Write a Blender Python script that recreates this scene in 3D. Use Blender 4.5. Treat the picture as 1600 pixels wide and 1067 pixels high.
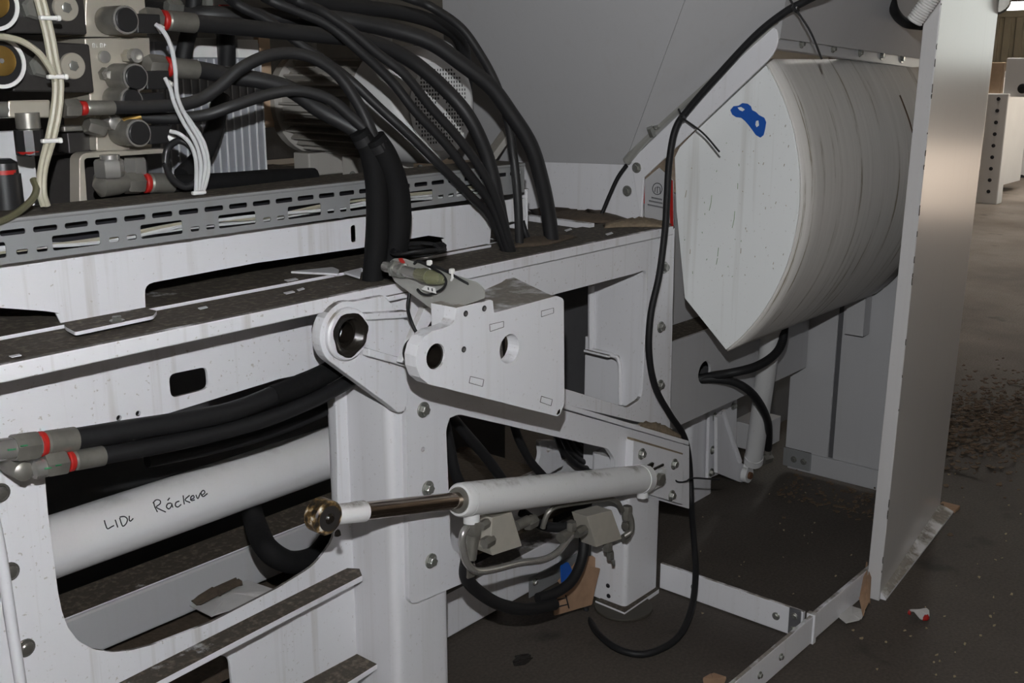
import bpy, bmesh, math, random
from mathutils import Vector, Matrix
from mathutils.geometry import tessellate_polygon
random.seed(7)
for o in list(bpy.data.objects): bpy.data.objects.remove(o)
S = bpy.context.scene
COL = S.collection

# ---------------------------------------------------------------- camera
F, CX, CY = 1700.0, 800.0, 533.5
TH, PH, H = math.radians(14.45), math.radians(40.5), 1.35
FW = Vector((math.cos(PH)*math.cos(TH), math.sin(PH)*math.cos(TH), -math.sin(TH)))
RT = Vector((math.sin(PH), -math.cos(PH), 0)); UP = RT.cross(FW)
CAM = Vector((0, 0, H))
cd = bpy.data.cameras.new('camera'); cam = bpy.data.objects.new('camera', cd); COL.objects.link(cam)
cd.sensor_width = 36; cd.lens = F/1600*36; cd.clip_start = .05; cd.clip_end = 300
cam.matrix_world = Matrix.Translation(CAM) @ Matrix((RT, UP, -FW)).transposed().to_4x4()
S.camera = cam

# ---------------------------------------------------------------- light
S.view_settings.view_transform = 'Standard'; S.view_settings.look = 'None'
S.view_settings.gamma = 1; S.view_settings.use_curve_mapping = False
S.view_settings.exposure = 0.0
w = bpy.data.worlds.new('sky'); S.world = w; w.use_nodes = True
w.node_tree.nodes['Background'].inputs[0].default_value = (.93, .97, .92, 1)
w.node_tree.nodes['Background'].inputs[1].default_value = 2.0
def lamp(name, kind, energy, loc, rot=(0,0,0), **k):
    l = bpy.data.lights.new(name, kind); l.energy = energy
    for a, b in k.items(): setattr(l, a, b)
    o = bpy.data.objects.new(name, l); COL.objects.link(o); o.location = loc; o.rotation_euler = rot
    return o
# the camera's flash, a hand's breadth above the lens
fl = CAM + UP*.185 + RT*-.015 - FW*.02
lamp('camera_flash', 'POINT', 116, fl, color=(.975, .985, 1), shadow_soft_size=.012)
# sun outside; it reaches in only a little way through the gate in the right wall
lamp('sun', 'SUN', 50.0, (14, -20, 12), (math.radians(46), 0, 0), color=(1, .94, .87), angle=.01)

# added unseen area lights over the gangway, to brighten the far floor
for x_, y_ in ((11.0, 3.4), (15.5, 4.2)): lamp('gangway_fill_light', 'AREA', 95, (x_, y_, 4.9), (0, 0, 0), shape='RECTANGLE', size=1.5, size_y=.4, color=(1, .97, .92))

# ---------------------------------------------------------------- pixel to point on a known plane
def ray(x, y): return FW + RT*((x-CX)/F) - UP*((y-CY)/F)
def PX(x, y, X): d = ray(x, y); return CAM + d*(X/d.x)
def PY(x, y, Y): d = ray(x, y); return CAM + d*(Y/d.y)
def PZ(x, y, Z): d = ray(x, y); return CAM + d*((Z-H)/d.z)
def YS(pts, Y): return [PY(a, b, Y) for a, b in pts]
def XS(pts, X): return [PX(a, b, X) for a, b in pts]
def ZS(pts, Z): return [PZ(a, b, Z) for a, b in pts]
V = Vector

# ---------------------------------------------------------------- materials
MATS = {}
def nodes(name):
    m = bpy.data.materials.new(name); m.use_nodes = True; MATS[name] = m
    nt = m.node_tree; return m, nt, nt.nodes['Principled BSDF']
def N(nt, t, **k):
    n = nt.nodes.new(t)
    for a, b in k.items(): setattr(n, a, b)
    return n
def plain(name, col, rough=.5, metal=0, noise=.12, scale=30, bump=0, spec=.5, alpha=None):
    m, nt, b = nodes(name)
    tc = N(nt, 'ShaderNodeTexCoord'); no = N(nt, 'ShaderNodeTexNoise'); no.inputs['Scale'].default_value = scale; no.inputs['Detail'].default_value = 5
    geo = N(nt, 'ShaderNodeNewGeometry'); nt.links.new(geo.outputs['Position'], no.inputs['Vector'])
    mx = N(nt, 'ShaderNodeMix', data_type='RGBA'); mx.inputs[6].default_value = (*[c*(1-noise) for c in col], 1); mx.inputs[7].default_value = (*[min(1, c*(1+noise)) for c in col], 1)
    nt.links.new(no.outputs['Fac'], mx.inputs[0]); nt.links.new(mx.outputs[2], b.inputs['Base Color'])
    b.inputs['Roughness'].default_value = rough; b.inputs['Metallic'].default_value = metal
    b.inputs['Specular IOR Level'].default_value = spec
    if bump:
        bp = N(nt, 'ShaderNodeBump'); bp.inputs['Strength'].default_value = bump; bp.inputs['Distance'].default_value = .002
        nt.links.new(no.outputs['Fac'], bp.inputs['Height']); nt.links.new(bp.outputs[0], b.inputs['Normal'])
    return m
def paint(name, col, rough=.4, grime=.9, lo=.55, hi=.9, speck=.25, streak=.2, gcol=(.055, .045, .035), gcol2=(.2, .165, .12), cover=.35):
    """painted steel: dust and oil lie on faces that look up, specks and run marks elsewhere"""
    m, nt, b = nodes(name); L = nt.links.new
    geo = N(nt, 'ShaderNodeNewGeometry'); sep = N(nt, 'ShaderNodeSeparateXYZ'); L(geo.outputs['Normal'], sep.inputs[0])
    up = N(nt, 'ShaderNodeMapRange', interpolation_type='SMOOTHSTEP'); up.inputs[1].default_value = lo; up.inputs[2].default_value = hi; L(sep.outputs[2], up.inputs[0])
    n1 = N(nt, 'ShaderNodeTexNoise'); n1.inputs['Scale'].default_value = 9; n1.inputs['Detail'].default_value = 8; n1.inputs['Roughness'].default_value = .65; L(geo.outputs['Position'], n1.inputs['Vector'])
    c1 = N(nt, 'ShaderNodeMapRange'); c1.inputs[1].default_value = cover; c1.inputs[2].default_value = cover+.12; L(n1.outputs['Fac'], c1.inputs[0])
    mg = N(nt, 'ShaderNodeMath', operation='MULTIPLY'); L(up.outputs[0], mg.inputs[0]); L(c1.outputs[0], mg.inputs[1])
    mg2 = N(nt, 'ShaderNodeMath', operation='MULTIPLY'); mg2.inputs[1].default_value = grime; L(mg.outputs[0], mg2.inputs[0])
    # specks
    n2 = N(nt, 'ShaderNodeTexNoise'); n2.inputs['Scale'].default_value = 150; n2.inputs['Detail'].default_value = 6; L(geo.outputs['Position'], n2.inputs['Vector'])
    c2 = N(nt, 'ShaderNodeMapRange'); c2.inputs[1].default_value = .655; c2.inputs[2].default_value = .70; c2.inputs[4].default_value = speck; L(n2.outputs['Fac'], c2.inputs[0])
    # runs
    mp = N(nt, 'ShaderNodeMapping'); mp.inputs['Scale'].default_value = (45, 45, 1.6); L(geo.outputs['Position'], mp.inputs[0])
    n3 = N(nt, 'ShaderNodeTexNoise'); n3.inputs['Scale'].default_value = 1; n3.inputs['Detail'].default_value = 4; L(mp.outputs[0], n3.inputs['Vector'])
    c3 = N(nt, 'ShaderNodeMapRange'); c3.inputs[1].default_value = .56; c3.inputs[2].default_value = .75; c3.inputs[4].default_value = streak; L(n3.outputs['Fac'], c3.inputs[0])
    a = N(nt, 'ShaderNodeMath', operation='MAXIMUM'); L(c2.outputs[0], a.inputs[0]); L(c3.outputs[0], a.inputs[1])
    g2 = N(nt, 'ShaderNodeMix', data_type='RGBA'); g2.inputs[6].default_value = (*gcol, 1); g2.inputs[7].default_value = (*gcol2, 1)
    n4 = N(nt, 'ShaderNodeTexNoise'); n4.inputs['Scale'].default_value = 85; n4.inputs['Detail'].default_value = 5; L(geo.outputs['Position'], n4.inputs['Vector'])
    c4 = N(nt, 'ShaderNodeMapRange'); c4.inputs[1].default_value = .50; c4.inputs[2].default_value = .85; L(n4.outputs['Fac'], c4.inputs[0]); L(c4.outputs[0], g2.inputs[0])
    m1 = N(nt, 'ShaderNodeMix', data_type='RGBA'); m1.inputs[6].default_value = (*col, 1); m1.inputs[7].default_value = (.30, .26, .20, 1); L(a.outputs[0], m1.inputs[0])
    m2 = N(nt, 'ShaderNodeMix', data_type='RGBA'); L(m1.outputs[2], m2.inputs[6]); L(g2.outputs[2], m2.inputs[7]); L(mg2.outputs[0], m2.inputs[0])
    L(m2.outputs[2], b.inputs['Base Color'])
    r = N(nt, 'ShaderNodeMapRange'); r.inputs[3].default_value = rough; r.inputs[4].default_value = .85; L(mg2.outputs[0], r.inputs[0]); L(r.outputs[0], b.inputs['Roughness'])
    bp = N(nt, 'ShaderNodeBump'); bp.inputs['Distance'].default_value = .003
    bm_ = N(nt, 'ShaderNodeMath', operation='MULTIPLY'); L(n4.outputs['Fac'], bm_.inputs[0]); L(mg2.outputs[0], bm_.inputs[1]); L(bm_.outputs[0], bp.inputs['Height']); bp.inputs['Strength'].default_value = .8
    L(bp.outputs[0], b.inputs['Normal'])
    return m
WHT = (.70, .70, .725)
paint('white_paint', WHT, speck=.55, streak=.4)
paint('white_bare', WHT, grime=.1)
paint('white_clean', WHT, grime=.85, speck=.25, streak=.14, cover=.42, lo=.35, hi=.8, gcol=(.16, .135, .10), gcol2=(.35, .30, .23))
paint('deck_paint', WHT, grime=1, cover=.24, lo=.4, hi=.7)
paint('cylinder_paint', (.70, .70, .70), grime=.85, lo=.55, hi=.95, speck=.2, streak=.05, cover=.49, gcol=(.13, .11, .085), gcol2=(.24, .21, .165))
paint('tube_white', (.72, .72, .73), rough=.3, grime=.25, lo=.8, hi=1.0, speck=.05, streak=.03, cover=.5)
paint('chute_paint', (.78, .80, .80), rough=.35, grime=.3, speck=.35, streak=.25)
paint('hopper_paint', (.47, .47, .48), rough=.38, grime=.2, speck=.06, streak=.08)
paint('panel_paint', (.58, .57, .57), rough=.22, grime=.8, speck=.1, streak=.06, cover=.5, gcol=(.2, .17, .13))
paint('galvanised', (.37, .38, .385), rough=.42, grime=.97, speck=.2, streak=.15, cover=.22)
MATS['galvanised'].node_tree.nodes['Principled BSDF'].inputs['Metallic'].default_value = .45
paint('galvanised_clean', (.45, .45, .42), rough=.35, grime=.4, speck=.15, streak=.05, cover=.5)
MATS['galvanised_clean'].node_tree.nodes['Principled BSDF'].inputs['Metallic'].default_value = .5
paint('dusty_grey', (.40, .385, .355), rough=.6, grime=.7, lo=.3, hi=.9, speck=.3, streak=.2, gcol=(.12, .10, .08), gcol2=(.24, .21, .17))
paint('motor_cover', (.66, .66, .66), rough=.4, grime=.35, lo=.6, hi=1, speck=.05, streak=.03, gcol=(.2, .18, .15))
plain('rubber', (.012, .012, .013), .55, noise=.25, scale=60, bump=.1, spec=.3)
paint('dusty_rubber', (.013, .013, .014), rough=.5, grime=.75, lo=.1, hi=1.0, speck=0, streak=0, cover=.3, gcol=(.038, .035, .032), gcol2=(.085, .076, .068))
plain('sleeve', (.006, .006, .0065), .8, noise=.3, scale=40, bump=.6, spec=.2)
plain('black_plastic', (.016, .016, .017), .35)
plain('black_cast', (.025, .023, .022), .45, noise=.3, scale=80, bump=.2)
plain('steel', (.44, .43, .41), .26, .72, scale=50)
plain('dull_steel', (.25, .24, .215), .38, .62, noise=.3, scale=50)
plain('zinc', (.36, .365, .34), .26, .72)
plain('chrome', (.30, .25, .21), .16, 1, noise=.25, scale=25)
plain('nickel', (.50, .465, .39), .32, .45, noise=.22, scale=18)
plain('aluminium', (.30, .31, .335), .42, .3, scale=40)
plain('bright_fin', (.62, .63, .65), .4, .2)
plain('brass', (.62, .40, .12), .3, .9)
plain('red', (.36, .015, .012), .4)
plain('blue_paint', (.008, .085, .40), .5, noise=.1)
plain('green_ink', (.03, .22, .09), .6)
plain('beige_cable', (.36, .34, .26), .4)
plain('white_cable', (.55, .56, .57), .4)
plain('olive_cable', (.09, .085, .05), .4)
plain('tan_board', (.55, .40, .27), .7)
plain('cardboard', (.36, .225, .14), .85, noise=.3, scale=35, bump=.2)
plain('paper', (.5, .49, .48), .8, noise=.15)
plain('grease', (.012, .010, .008), .22, noise=.4, scale=90, bump=.6)
plain('rust', (.12, .055, .025), .8, noise=.4, scale=120)
plain('dust_heap', (.20, .155, .105), .95, noise=.5, scale=90, bump=.8)
plain('bolt_dark', (.13, .125, .11), .35, .5)
plain('ink', (.012, .012, .016), .6)
plain('ring_brown', (.05, .045, .035), .6)
plain('white_tie', (.7, .7, .68), .4)
plain('dark_panel', (.10, .10, .105), .5)
plain('clear_plastic', (.50, .50, .33), .15, noise=.2)
plain('yellow_green', (.33, .38, .10), .3)
plain('soil', (.075, .055, .038), .95, noise=.5, scale=90, bump=.8)
plain('leaf', (.12, .08, .05), .9, noise=.8, scale=30)
plain('wood_chip', (.36, .29, .18), .8, noise=.3)
plain('sheet_wall', (.36, .32, .24), .7, noise=.15, scale=3)
plain('dark_brown', (.06, .045, .035), .8)
plain('roof', (.25, .23, .21), .9, noise=.1, scale=2)
plain('hall_wall', (.45, .42, .38), .9, noise=.1, scale=2)
plain('far_white', (.80, .79, .78), .6, noise=.06, scale=5)
plain('yard', (.55, .50, .43), .9, noise=.1, scale=2)
plain('across', (.20, .21, .165), .9, noise=.2, scale=.6)
plain('orange', (.7, .2, .03), .5)
plain('sticker_grey', (.42, .42, .43), .5, noise=.06)
# clear cap over the sensor
m = MATS['clear_plastic']; m.node_tree.nodes['Principled BSDF'].inputs['Transmission Weight'].default_value = .7
# floor: dark trodden concrete with oil spots
m, nt, b = nodes('floor_concrete'); L = nt.links.new
geo = N(nt, 'ShaderNodeNewGeometry')
n1 = N(nt, 'ShaderNodeTexNoise'); n1.inputs['Scale'].default_value = 1.3; n1.inputs['Detail'].default_value = 8; n1.inputs['Roughness'].default_value = .6; L(geo.outputs['Position'], n1.inputs['Vector'])
n2 = N(nt, 'ShaderNodeTexNoise'); n2.inputs['Scale'].default_value = 130; n2.inputs['Detail'].default_value = 4; L(geo.outputs['Position'], n2.inputs['Vector'])
n3 = N(nt, 'ShaderNodeTexNoise'); n3.inputs['Scale'].default_value = 5; n3.inputs['Detail'].default_value = 3; L(geo.outputs['Position'], n3.inputs['Vector'])
r1 = N(nt, 'ShaderNodeValToRGB'); e = r1.color_ramp.elements; e[0].position = .32; e[0].color = (.072, .058, .047, 1); e[1].position = .7; e[1].color = (.14, .118, .10, 1); L(n1.outputs['Fac'], r1.inputs[0])
# gangway daylight painted in: floor colour paler far out, darker by the press
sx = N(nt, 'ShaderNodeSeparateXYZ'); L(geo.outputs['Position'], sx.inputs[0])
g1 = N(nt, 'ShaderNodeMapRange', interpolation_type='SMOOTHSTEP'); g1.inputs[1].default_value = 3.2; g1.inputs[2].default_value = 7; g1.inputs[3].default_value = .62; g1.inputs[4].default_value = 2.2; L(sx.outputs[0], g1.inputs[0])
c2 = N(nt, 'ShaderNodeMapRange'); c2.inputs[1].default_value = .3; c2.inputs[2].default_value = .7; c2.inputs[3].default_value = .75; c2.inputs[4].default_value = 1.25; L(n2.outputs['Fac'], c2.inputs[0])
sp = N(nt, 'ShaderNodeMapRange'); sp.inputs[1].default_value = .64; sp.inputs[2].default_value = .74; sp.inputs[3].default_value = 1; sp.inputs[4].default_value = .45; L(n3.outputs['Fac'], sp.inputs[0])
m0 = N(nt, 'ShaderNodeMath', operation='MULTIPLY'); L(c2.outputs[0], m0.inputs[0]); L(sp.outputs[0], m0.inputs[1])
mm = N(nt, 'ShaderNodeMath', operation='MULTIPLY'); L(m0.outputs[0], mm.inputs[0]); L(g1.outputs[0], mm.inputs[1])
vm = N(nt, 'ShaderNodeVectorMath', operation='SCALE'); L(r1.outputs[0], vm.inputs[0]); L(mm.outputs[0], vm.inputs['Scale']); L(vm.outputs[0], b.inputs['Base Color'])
b.inputs['Roughness'].default_value = .75
bp = N(nt, 'ShaderNodeBump'); bp.inputs['Strength'].default_value = .35; bp.inputs['Distance'].default_value = .004; L(n2.outputs['Fac'], bp.inputs['Height']); L(bp.outputs[0], b.inputs['Normal'])
# greasy rod eye: black grease with brown crust and scraps of white paint
m, nt, b = nodes('crusted'); L = nt.links.new
geo = N(nt, 'ShaderNodeNewGeometry'); n1 = N(nt, 'ShaderNodeTexNoise'); n1.inputs['Scale'].default_value = 70; n1.inputs['Detail'].default_value = 5; L(geo.outputs['Position'], n1.inputs['Vector'])
r1 = N(nt, 'ShaderNodeValToRGB'); e = r1.color_ramp.elements; e[0].position = .40; e[0].color = (.012, .010, .008, 1); e[1].position = .52; e[1].color = (.09, .055, .02, 1); x_ = e.new(.60); x_.color = (.28, .19, .09, 1); x_ = e.new(.66); x_.color = (.55, .52, .46, 1)
L(n1.outputs['Fac'], r1.inputs[0]); L(r1.outputs[0], b.inputs['Base Color']); b.inputs['Roughness'].default_value = .35
bp = N(nt, 'ShaderNodeBump'); bp.inputs['Strength'].default_value = .8; bp.inputs['Distance'].default_value = .003; L(n1.outputs['Fac'], bp.inputs['Height']); L(bp.outputs[0], b.inputs['Normal'])
def glow(name, col, s):
    m, nt, b = nodes(name); b.inputs['Emission Color'].default_value = (*col, 1); b.inputs['Emission Strength'].default_value = s; b.inputs['Base Color'].default_value = (*col, 1)
glow('lamp_tube', (.95, .95, 1), 9)

# ---------------------------------------------------------------- object helpers
WM = {}
def tag(o, label=None, cat=None, group=None, kind=None):
    for k, v in (('label', label), ('category', cat), ('group', group), ('kind', kind)):
        if v: o[k] = v
    return o
def attach(o, parent):
    if parent is not None:
        o.parent = parent; o.matrix_parent_inverse = Matrix.Translation(WM[parent.name]).inverted()
def thing(name, label, cat, loc, group=None):
    o = bpy.data.objects.new(name, None); COL.objects.link(o); o.empty_display_size = .05
    o.location = loc; WM[o.name] = V(loc); return tag(o, label, cat, group)
def link(name, me, mat, parent=None, smooth=False, bevel=0, seg=2):
    """one mesh object, its origin at the middle of its base"""
    vs = me.vertices
    lo = [min(v.co[i] for v in vs) for i in range(3)]; hi = [max(v.co[i] for v in vs) for i in range(3)]
    c = V(((lo[0]+hi[0])/2, (lo[1]+hi[1])/2, lo[2])); me.transform(Matrix.Translation(-c))
    o = bpy.data.objects.new(name, me); COL.objects.link(o); o.location = c; WM[o.name] = c
    me.materials.append(MATS[mat])
    for p in me.polygons: p.use_smooth = bool(smooth)
    if smooth == 'auto':
        me.set_sharp_from_angle(angle=math.radians(35))
    attach(o, parent)
    if bevel:
        b = o.modifiers.new('bevel', 'BEVEL'); b.width = bevel; b.segments = seg; b.limit_method = 'ANGLE'; b.angle_limit = math.radians(38); b.harden_normals = False
    return o
def mesh_of(bm, name='m'):
    me = bpy.data.meshes.new(name); bm.to_mesh(me); bm.free(); return me
def plate(name, outer, thick, mat, parent=None, holes=(), bevel=.0012, **k):
    """flat plate from a 3D outline (all points on one plane), thick = extrusion vector; real holes"""
    loops = [list(outer)] + [list(h) for h in holes]
    flat = [p for l in loops for p in l]; t = V(thick); n = len(flat)
    tris = tessellate_polygon(loops)
    bm = bmesh.new(); vs = [bm.verts.new(p) for p in flat] + [bm.verts.new(V(p)+t) for p in flat]
    for a, b_, c in tris:
        try: bm.faces.new((vs[a], vs[b_], vs[c])); bm.faces.new((vs[a+n], vs[c+n], vs[b_+n]))
        except ValueError: pass
    i = 0
    for l in loops:
        m_ = len(l)
        for j in range(m_):
            a, b_ = i+j, i+(j+1) % m_
            try: bm.faces.new((vs[a], vs[b_], vs[b_+n], vs[a+n]))
            except ValueError: pass
        i += m_
    bmesh.ops.recalc_face_normals(bm, faces=bm.faces)
    if not holes: bmesh.ops.dissolve_limit(bm, angle_limit=.002, verts=[], edges=[e_ for e_ in bm.edges if len(e_.link_faces) == 2])
    return link(name, mesh_of(bm), mat, parent, bevel=bevel, **k)
def rnd(pts, r, n=4):
    """round the corners of a 3D polygon; r a number or one per corner"""
    out = []; m_ = len(pts)
    for i, p in enumerate(pts):
        p = V(p); a = V(pts[i-1])-p; b_ = V(pts[(i+1) % m_])-p; rr = r[i] if isinstance(r, (list, tuple)) else r
        if rr <= 0: out.append(p); continue
        d = min(rr, a.length*.45, b_.length*.45); A = p+a.normalized()*d; B = p+b_.normalized()*d
        for k in range(n+1):
            t = k/n; out.append(A*(1-t)**2 + p*2*t*(1-t) + B*t*t)
    return out
def circ(c, r, ax='y', n=24):
    c = V(c); o = []
    for k in range(n):
        a = 2*math.pi*k/n; u, v_ = r*math.cos(a), r*math.sin(a)
        o.append(c + (V((u, 0, v_)) if ax == 'y' else V((0, u, v_)) if ax == 'x' else V((u, v_, 0))))
    return o
def slot(x0, x1, z0, z1, Y, r=None, n=4):
    r = r if r is not None else (z1-z0)/2
    return rnd([V((x0, Y, z0)), V((x1, Y, z0)), V((x1, Y, z1)), V((x0, Y, z1))], r, n)
def box(name, a, b, mat, parent=None, bevel=.002, **k):
    a, b = V(a), V(b); bm = bmesh.new(); bmesh.ops.create_cube(bm, size=1)
    for v in bm.verts: v.co = V([a[i]+(b[i]-a[i])*(v.co[i]+.5) for i in range(3)])
    return link(name, mesh_of(bm), mat, parent, bevel=bevel, **k)
def hull(name, pts8, mat, parent=None, bevel=.002, **k):
    """box from eight free corners: bottom four then top four"""
    bm = bmesh.new(); v = [bm.verts.new(p) for p in pts8]
    for f in ((0,1,2,3), (4,5,6,7), (0,1,5,4), (1,2,6,5), (2,3,7,6), (3,0,4,7)): bm.faces.new([v[i] for i in f])
    bmesh.ops.recalc_face_normals(bm, faces=bm.faces)
    return link(name, mesh_of(bm), mat, parent, bevel=bevel, **k)
def spline(pts, n=6):
    pts = [V(p) for p in pts]
    if len(pts) < 3: return [pts[0].lerp(pts[-1], i/n) for i in range(n+1)]
    q = [pts[0]*2-pts[1]] + pts + [pts[-1]*2-pts[-2]]; out = []
    for i in range(1, len(q)-2):
        for k in range(n):
            t = k/n; a, b_, c, d = q[i-1], q[i], q[i+1], q[i+2]
            out.append(.5*((2*b_) + (c-a)*t + (2*a-5*b_+4*c-d)*t*t + (3*b_-a-3*c+d)*t**3))
    return out + [pts[-1]]
def sweep(bm, P, r, sides=10, cap=True):
    n = len(P); rs = r if isinstance(r, (list, tuple)) else [r]*n
    T = [(P[min(i+1, n-1)]-P[max(i-1, 0)]).normalized() for i in range(n)]
    u = T[0].orthogonal().normalized(); rings = []
    for i in range(n):
        u = (u - T[i]*u.dot(T[i])).normalized(); v_ = T[i].cross(u)
        rings.append([bm.verts.new(P[i] + (u*math.cos(2*math.pi*k/sides) + v_*math.sin(2*math.pi*k/sides))*rs[i]) for k in range(sides)])
    for i in range(n-1):
        for k in range(sides):
            k2 = (k+1) % sides; bm.faces.new((rings[i][k], rings[i][k2], rings[i+1][k2], rings[i+1][k]))
    if cap: bm.faces.new(rings[0][::-1]); bm.faces.new(rings[-1])
def tube(name, pts, r, mat, parent=None, n=6, sides=12, raw=False):
    P = pts if raw else spline(pts, n); bm = bmesh.new()
    if isinstance(r, (list, tuple)) and len(r) != len(P):
        m_ = len(r)-1; r = [r[min(int(i/(len(P)-1)*m_), m_-1)]*(1-(i/(len(P)-1)*m_ % 1 if i < len(P)-1 else 1)) + r[min(int(i/(len(P)-1)*m_)+1, m_)]*(i/(len(P)-1)*m_ % 1 if i < len(P)-1 else 1) for i in range(len(P))]
    sweep(bm, P, r, sides); bmesh.ops.recalc_face_normals(bm, faces=bm.faces)
    return link(name, mesh_of(bm), mat, parent, smooth='auto')
def lathe(name, p0, axis, prof, mat, parent=None, sides=24, phase=0, hexn=None, cap=True):
    """profile [(distance along axis, radius)...] turned about the axis through p0"""
    p0, ax = V(p0), V(axis).normalized(); u = ax.orthogonal().normalized(); v_ = ax.cross(u); s = hexn or sides
    bm = bmesh.new(); rings = []
    for d, r in prof:
        r = max(r, 1e-5)
        rings.append([bm.verts.new(p0+ax*d+(u*math.cos(2*math.pi*k/s+phase)+v_*math.sin(2*math.pi*k/s+phase))*r) for k in range(s)])
    for i in range(len(rings)-1):
        for k in range(s):
            k2 = (k+1) % s; bm.faces.new((rings[i][k], rings[i][k2], rings[i+1][k2], rings[i+1][k]))
    if cap: bm.faces.new(rings[0][::-1]); bm.faces.new(rings[-1])
    bmesh.ops.recalc_face_normals(bm, faces=bm.faces)
    return link(name, mesh_of(bm), mat, parent, smooth='auto', bevel=0)
def nut(name, p, axis, length, r, mat, parent=None, phase=0):
    return lathe(name, p, axis, [(0, r*.9), (length*.12, r), (length*.88, r), (length, r*.9)], mat, parent, hexn=6, phase=phase)
# one bolt mesh shared by all: washer, hexagon head and a shallow dish
def bolt_mesh(dome=False):
    bm = bmesh.new()
    def ring(z, r, s, ph=0): return [bm.verts.new((r*math.cos(2*math.pi*k/s+ph), r*math.sin(2*math.pi*k/s+ph), z)) for k in range(s)]
    def stack(prof, s):
        R = [ring(z, r, s) for z, r in prof]
        for i in range(len(R)-1):
            for k in range(s): bm.faces.new((R[i][k], R[i][(k+1) % s], R[i+1][(k+1) % s], R[i+1][k]))
        bm.faces.new(R[-1])
    stack([(-.02, 1), (.14, 1), (.2, .93)], 20)
    if dome: stack([(.18, .8), (.45, .72), (.62, .5), (.7, .2)], 16)
    else: stack([(.18, .66), (.62, .66), (.72, .58), (.70, .4)], 6)
    return mesh_of(bm, 'bolt')
BOLT, DOME = bolt_mesh(), bolt_mesh(True)
BOLTM = {}
def bolt(p, axis, r, parent, mat='zinc', dome=False, name='bolt'):
    key = (mat, dome)
    if key not in BOLTM:
        me = (DOME if dome else BOLT).copy(); me.materials.append(MATS[mat]); BOLTM[key] = me
    o = bpy.data.objects.new(name, BOLTM[key]); COL.objects.link(o)
    q = V((0, 0, 1)).rotation_difference(V(axis)); o.rotation_mode = 'QUATERNION'
    o.rotation_quaternion = q; o.location = p; o.scale = (r, r, r); WM[o.name] = V(p); attach(o, parent); return o
def struct(o): o['kind'] = 'structure'; return o
YM, XM = (0, -1, 0), (-1, 0, 0)

# ================================================================ SETTING
def quad(name, pts, mat):
    me = bpy.data.meshes.new(name); me.from_pydata([V(p) for p in pts], [], [tuple(range(len(pts)))]); return struct(link(name, me, mat))
XF = 26.0
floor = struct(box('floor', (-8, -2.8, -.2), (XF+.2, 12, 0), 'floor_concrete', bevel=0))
struct(box('trim_yard', (-8, -60, -.22), (80, -2.8, -.02), 'yard', bevel=0)); struct(box('trim_yard', (XF+.2, -2.8, -.22), (80, 40, -.02), 'yard', bevel=0))
struct(plate('ceiling', [V((-8.2, -2.8, 5.2)), V((XF+.2, -2.8, 5.2)), V((XF+.2, 12.2, 5.2)), V((-8.2, 12.2, 5.2))], (0, 0, .2), 'roof', bevel=0))
struct(box('wall_left', (-8.2, 12, 0), (XF+.2, 12.2, 5.2), 'hall_wall', bevel=0))
struct(box('wall_back', (-8.2, -2.8, 0), (-8, 12.2, 5.2), 'hall_wall', bevel=0))
# right wall with its gate, far wall with the open window band at the end of the gangway
struct(plate('wall_right', [V((-8, -2.6, 0)), V((10.2, -2.6, 0)), V((10.2, -2.6, 3.2)), V((18.2, -2.6, 3.2)), V((18.2, -2.6, 0)), V((XF, -2.6, 0)), V((XF, -2.6, 5.2)), V((-8, -2.6, 5.2))], (0, -.2, 0), 'hall_wall', bevel=0))
struct(plate('wall_far', [V((XF, -2.6, 0)), V((XF, 12, 0)), V((XF, 12, 5.2)), V((XF, -2.6, 5.2))], (.2, 0, 0), 'dark_brown', holes=[[V((XF, -2.4, 1.15)), V((XF, -2.4, 4.2)), V((XF, 2.2, 4.2)), V((XF, 2.2, 1.15))]], bevel=0))
struct(box('wall_across_yard', (-8, -50, -.02), (70, -49, 3), 'across', bevel=0))
# ribbed sheet cladding on the far wall, each sheet a piece
ztop = PX(1580, 27, XF).z
def sheet_mesh():
    bm = bmesh.new(); prof = []
    for k in range(8):
        y = k*.25; prof += [(y, 0), (y+.08, 0), (y+.10, -.05), (y+.23, -.05), (y+.25, 0)]
    lo = [bm.verts.new((x, y, 0)) for y, x in prof]; hi = [bm.verts.new((x, y, ztop)) for y, x in prof]
    for i in range(len(prof)-1):
        if (lo[i].co-lo[i+1].co).length > 1e-6: bm.faces.new((lo[i], lo[i+1], hi[i+1], hi[i]))
    return mesh_of(bm)
sm = sheet_mesh(); sm.materials.append(MATS['sheet_wall'])
for k in range(4):
    o = bpy.data.objects.new('wall_sheet', sm); COL.objects.link(o); o.location = (XF-.02, 3.2+k*2, 0); WM[o.name] = o.location.copy(); attach(o, bpy.data.objects['wall_far'])
struct(box('trim_1', (XF-.12, 2.6, ztop), (XF-.01, 11.5, ztop+.2), 'sheet_wall', bevel=.01))
# strip lamp hanging under the roof far behind
c = PX(1580, 9, 20); t = thing('ceiling_lamp', 'glowing white strip lamp high up behind the upright panel', 'lamp', (c.x, c.y, c.z-.1))
box('housing', (c.x-.12, c.y-.28, c.z+.06), (c.x+.12, c.y+.26, c.z+.12), 'dark_brown', t)
box('tube', (c.x-.1, c.y-.25, c.z-.07), (c.x+.1, c.y+.23, c.z+.06), 'lamp_tube', t, bevel=.03)
tube('wire', [(c.x, c.y, c.z+.12), (c.x, c.y, 5.2)], .012, 'ink', t, n=2, sides=6)

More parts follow.
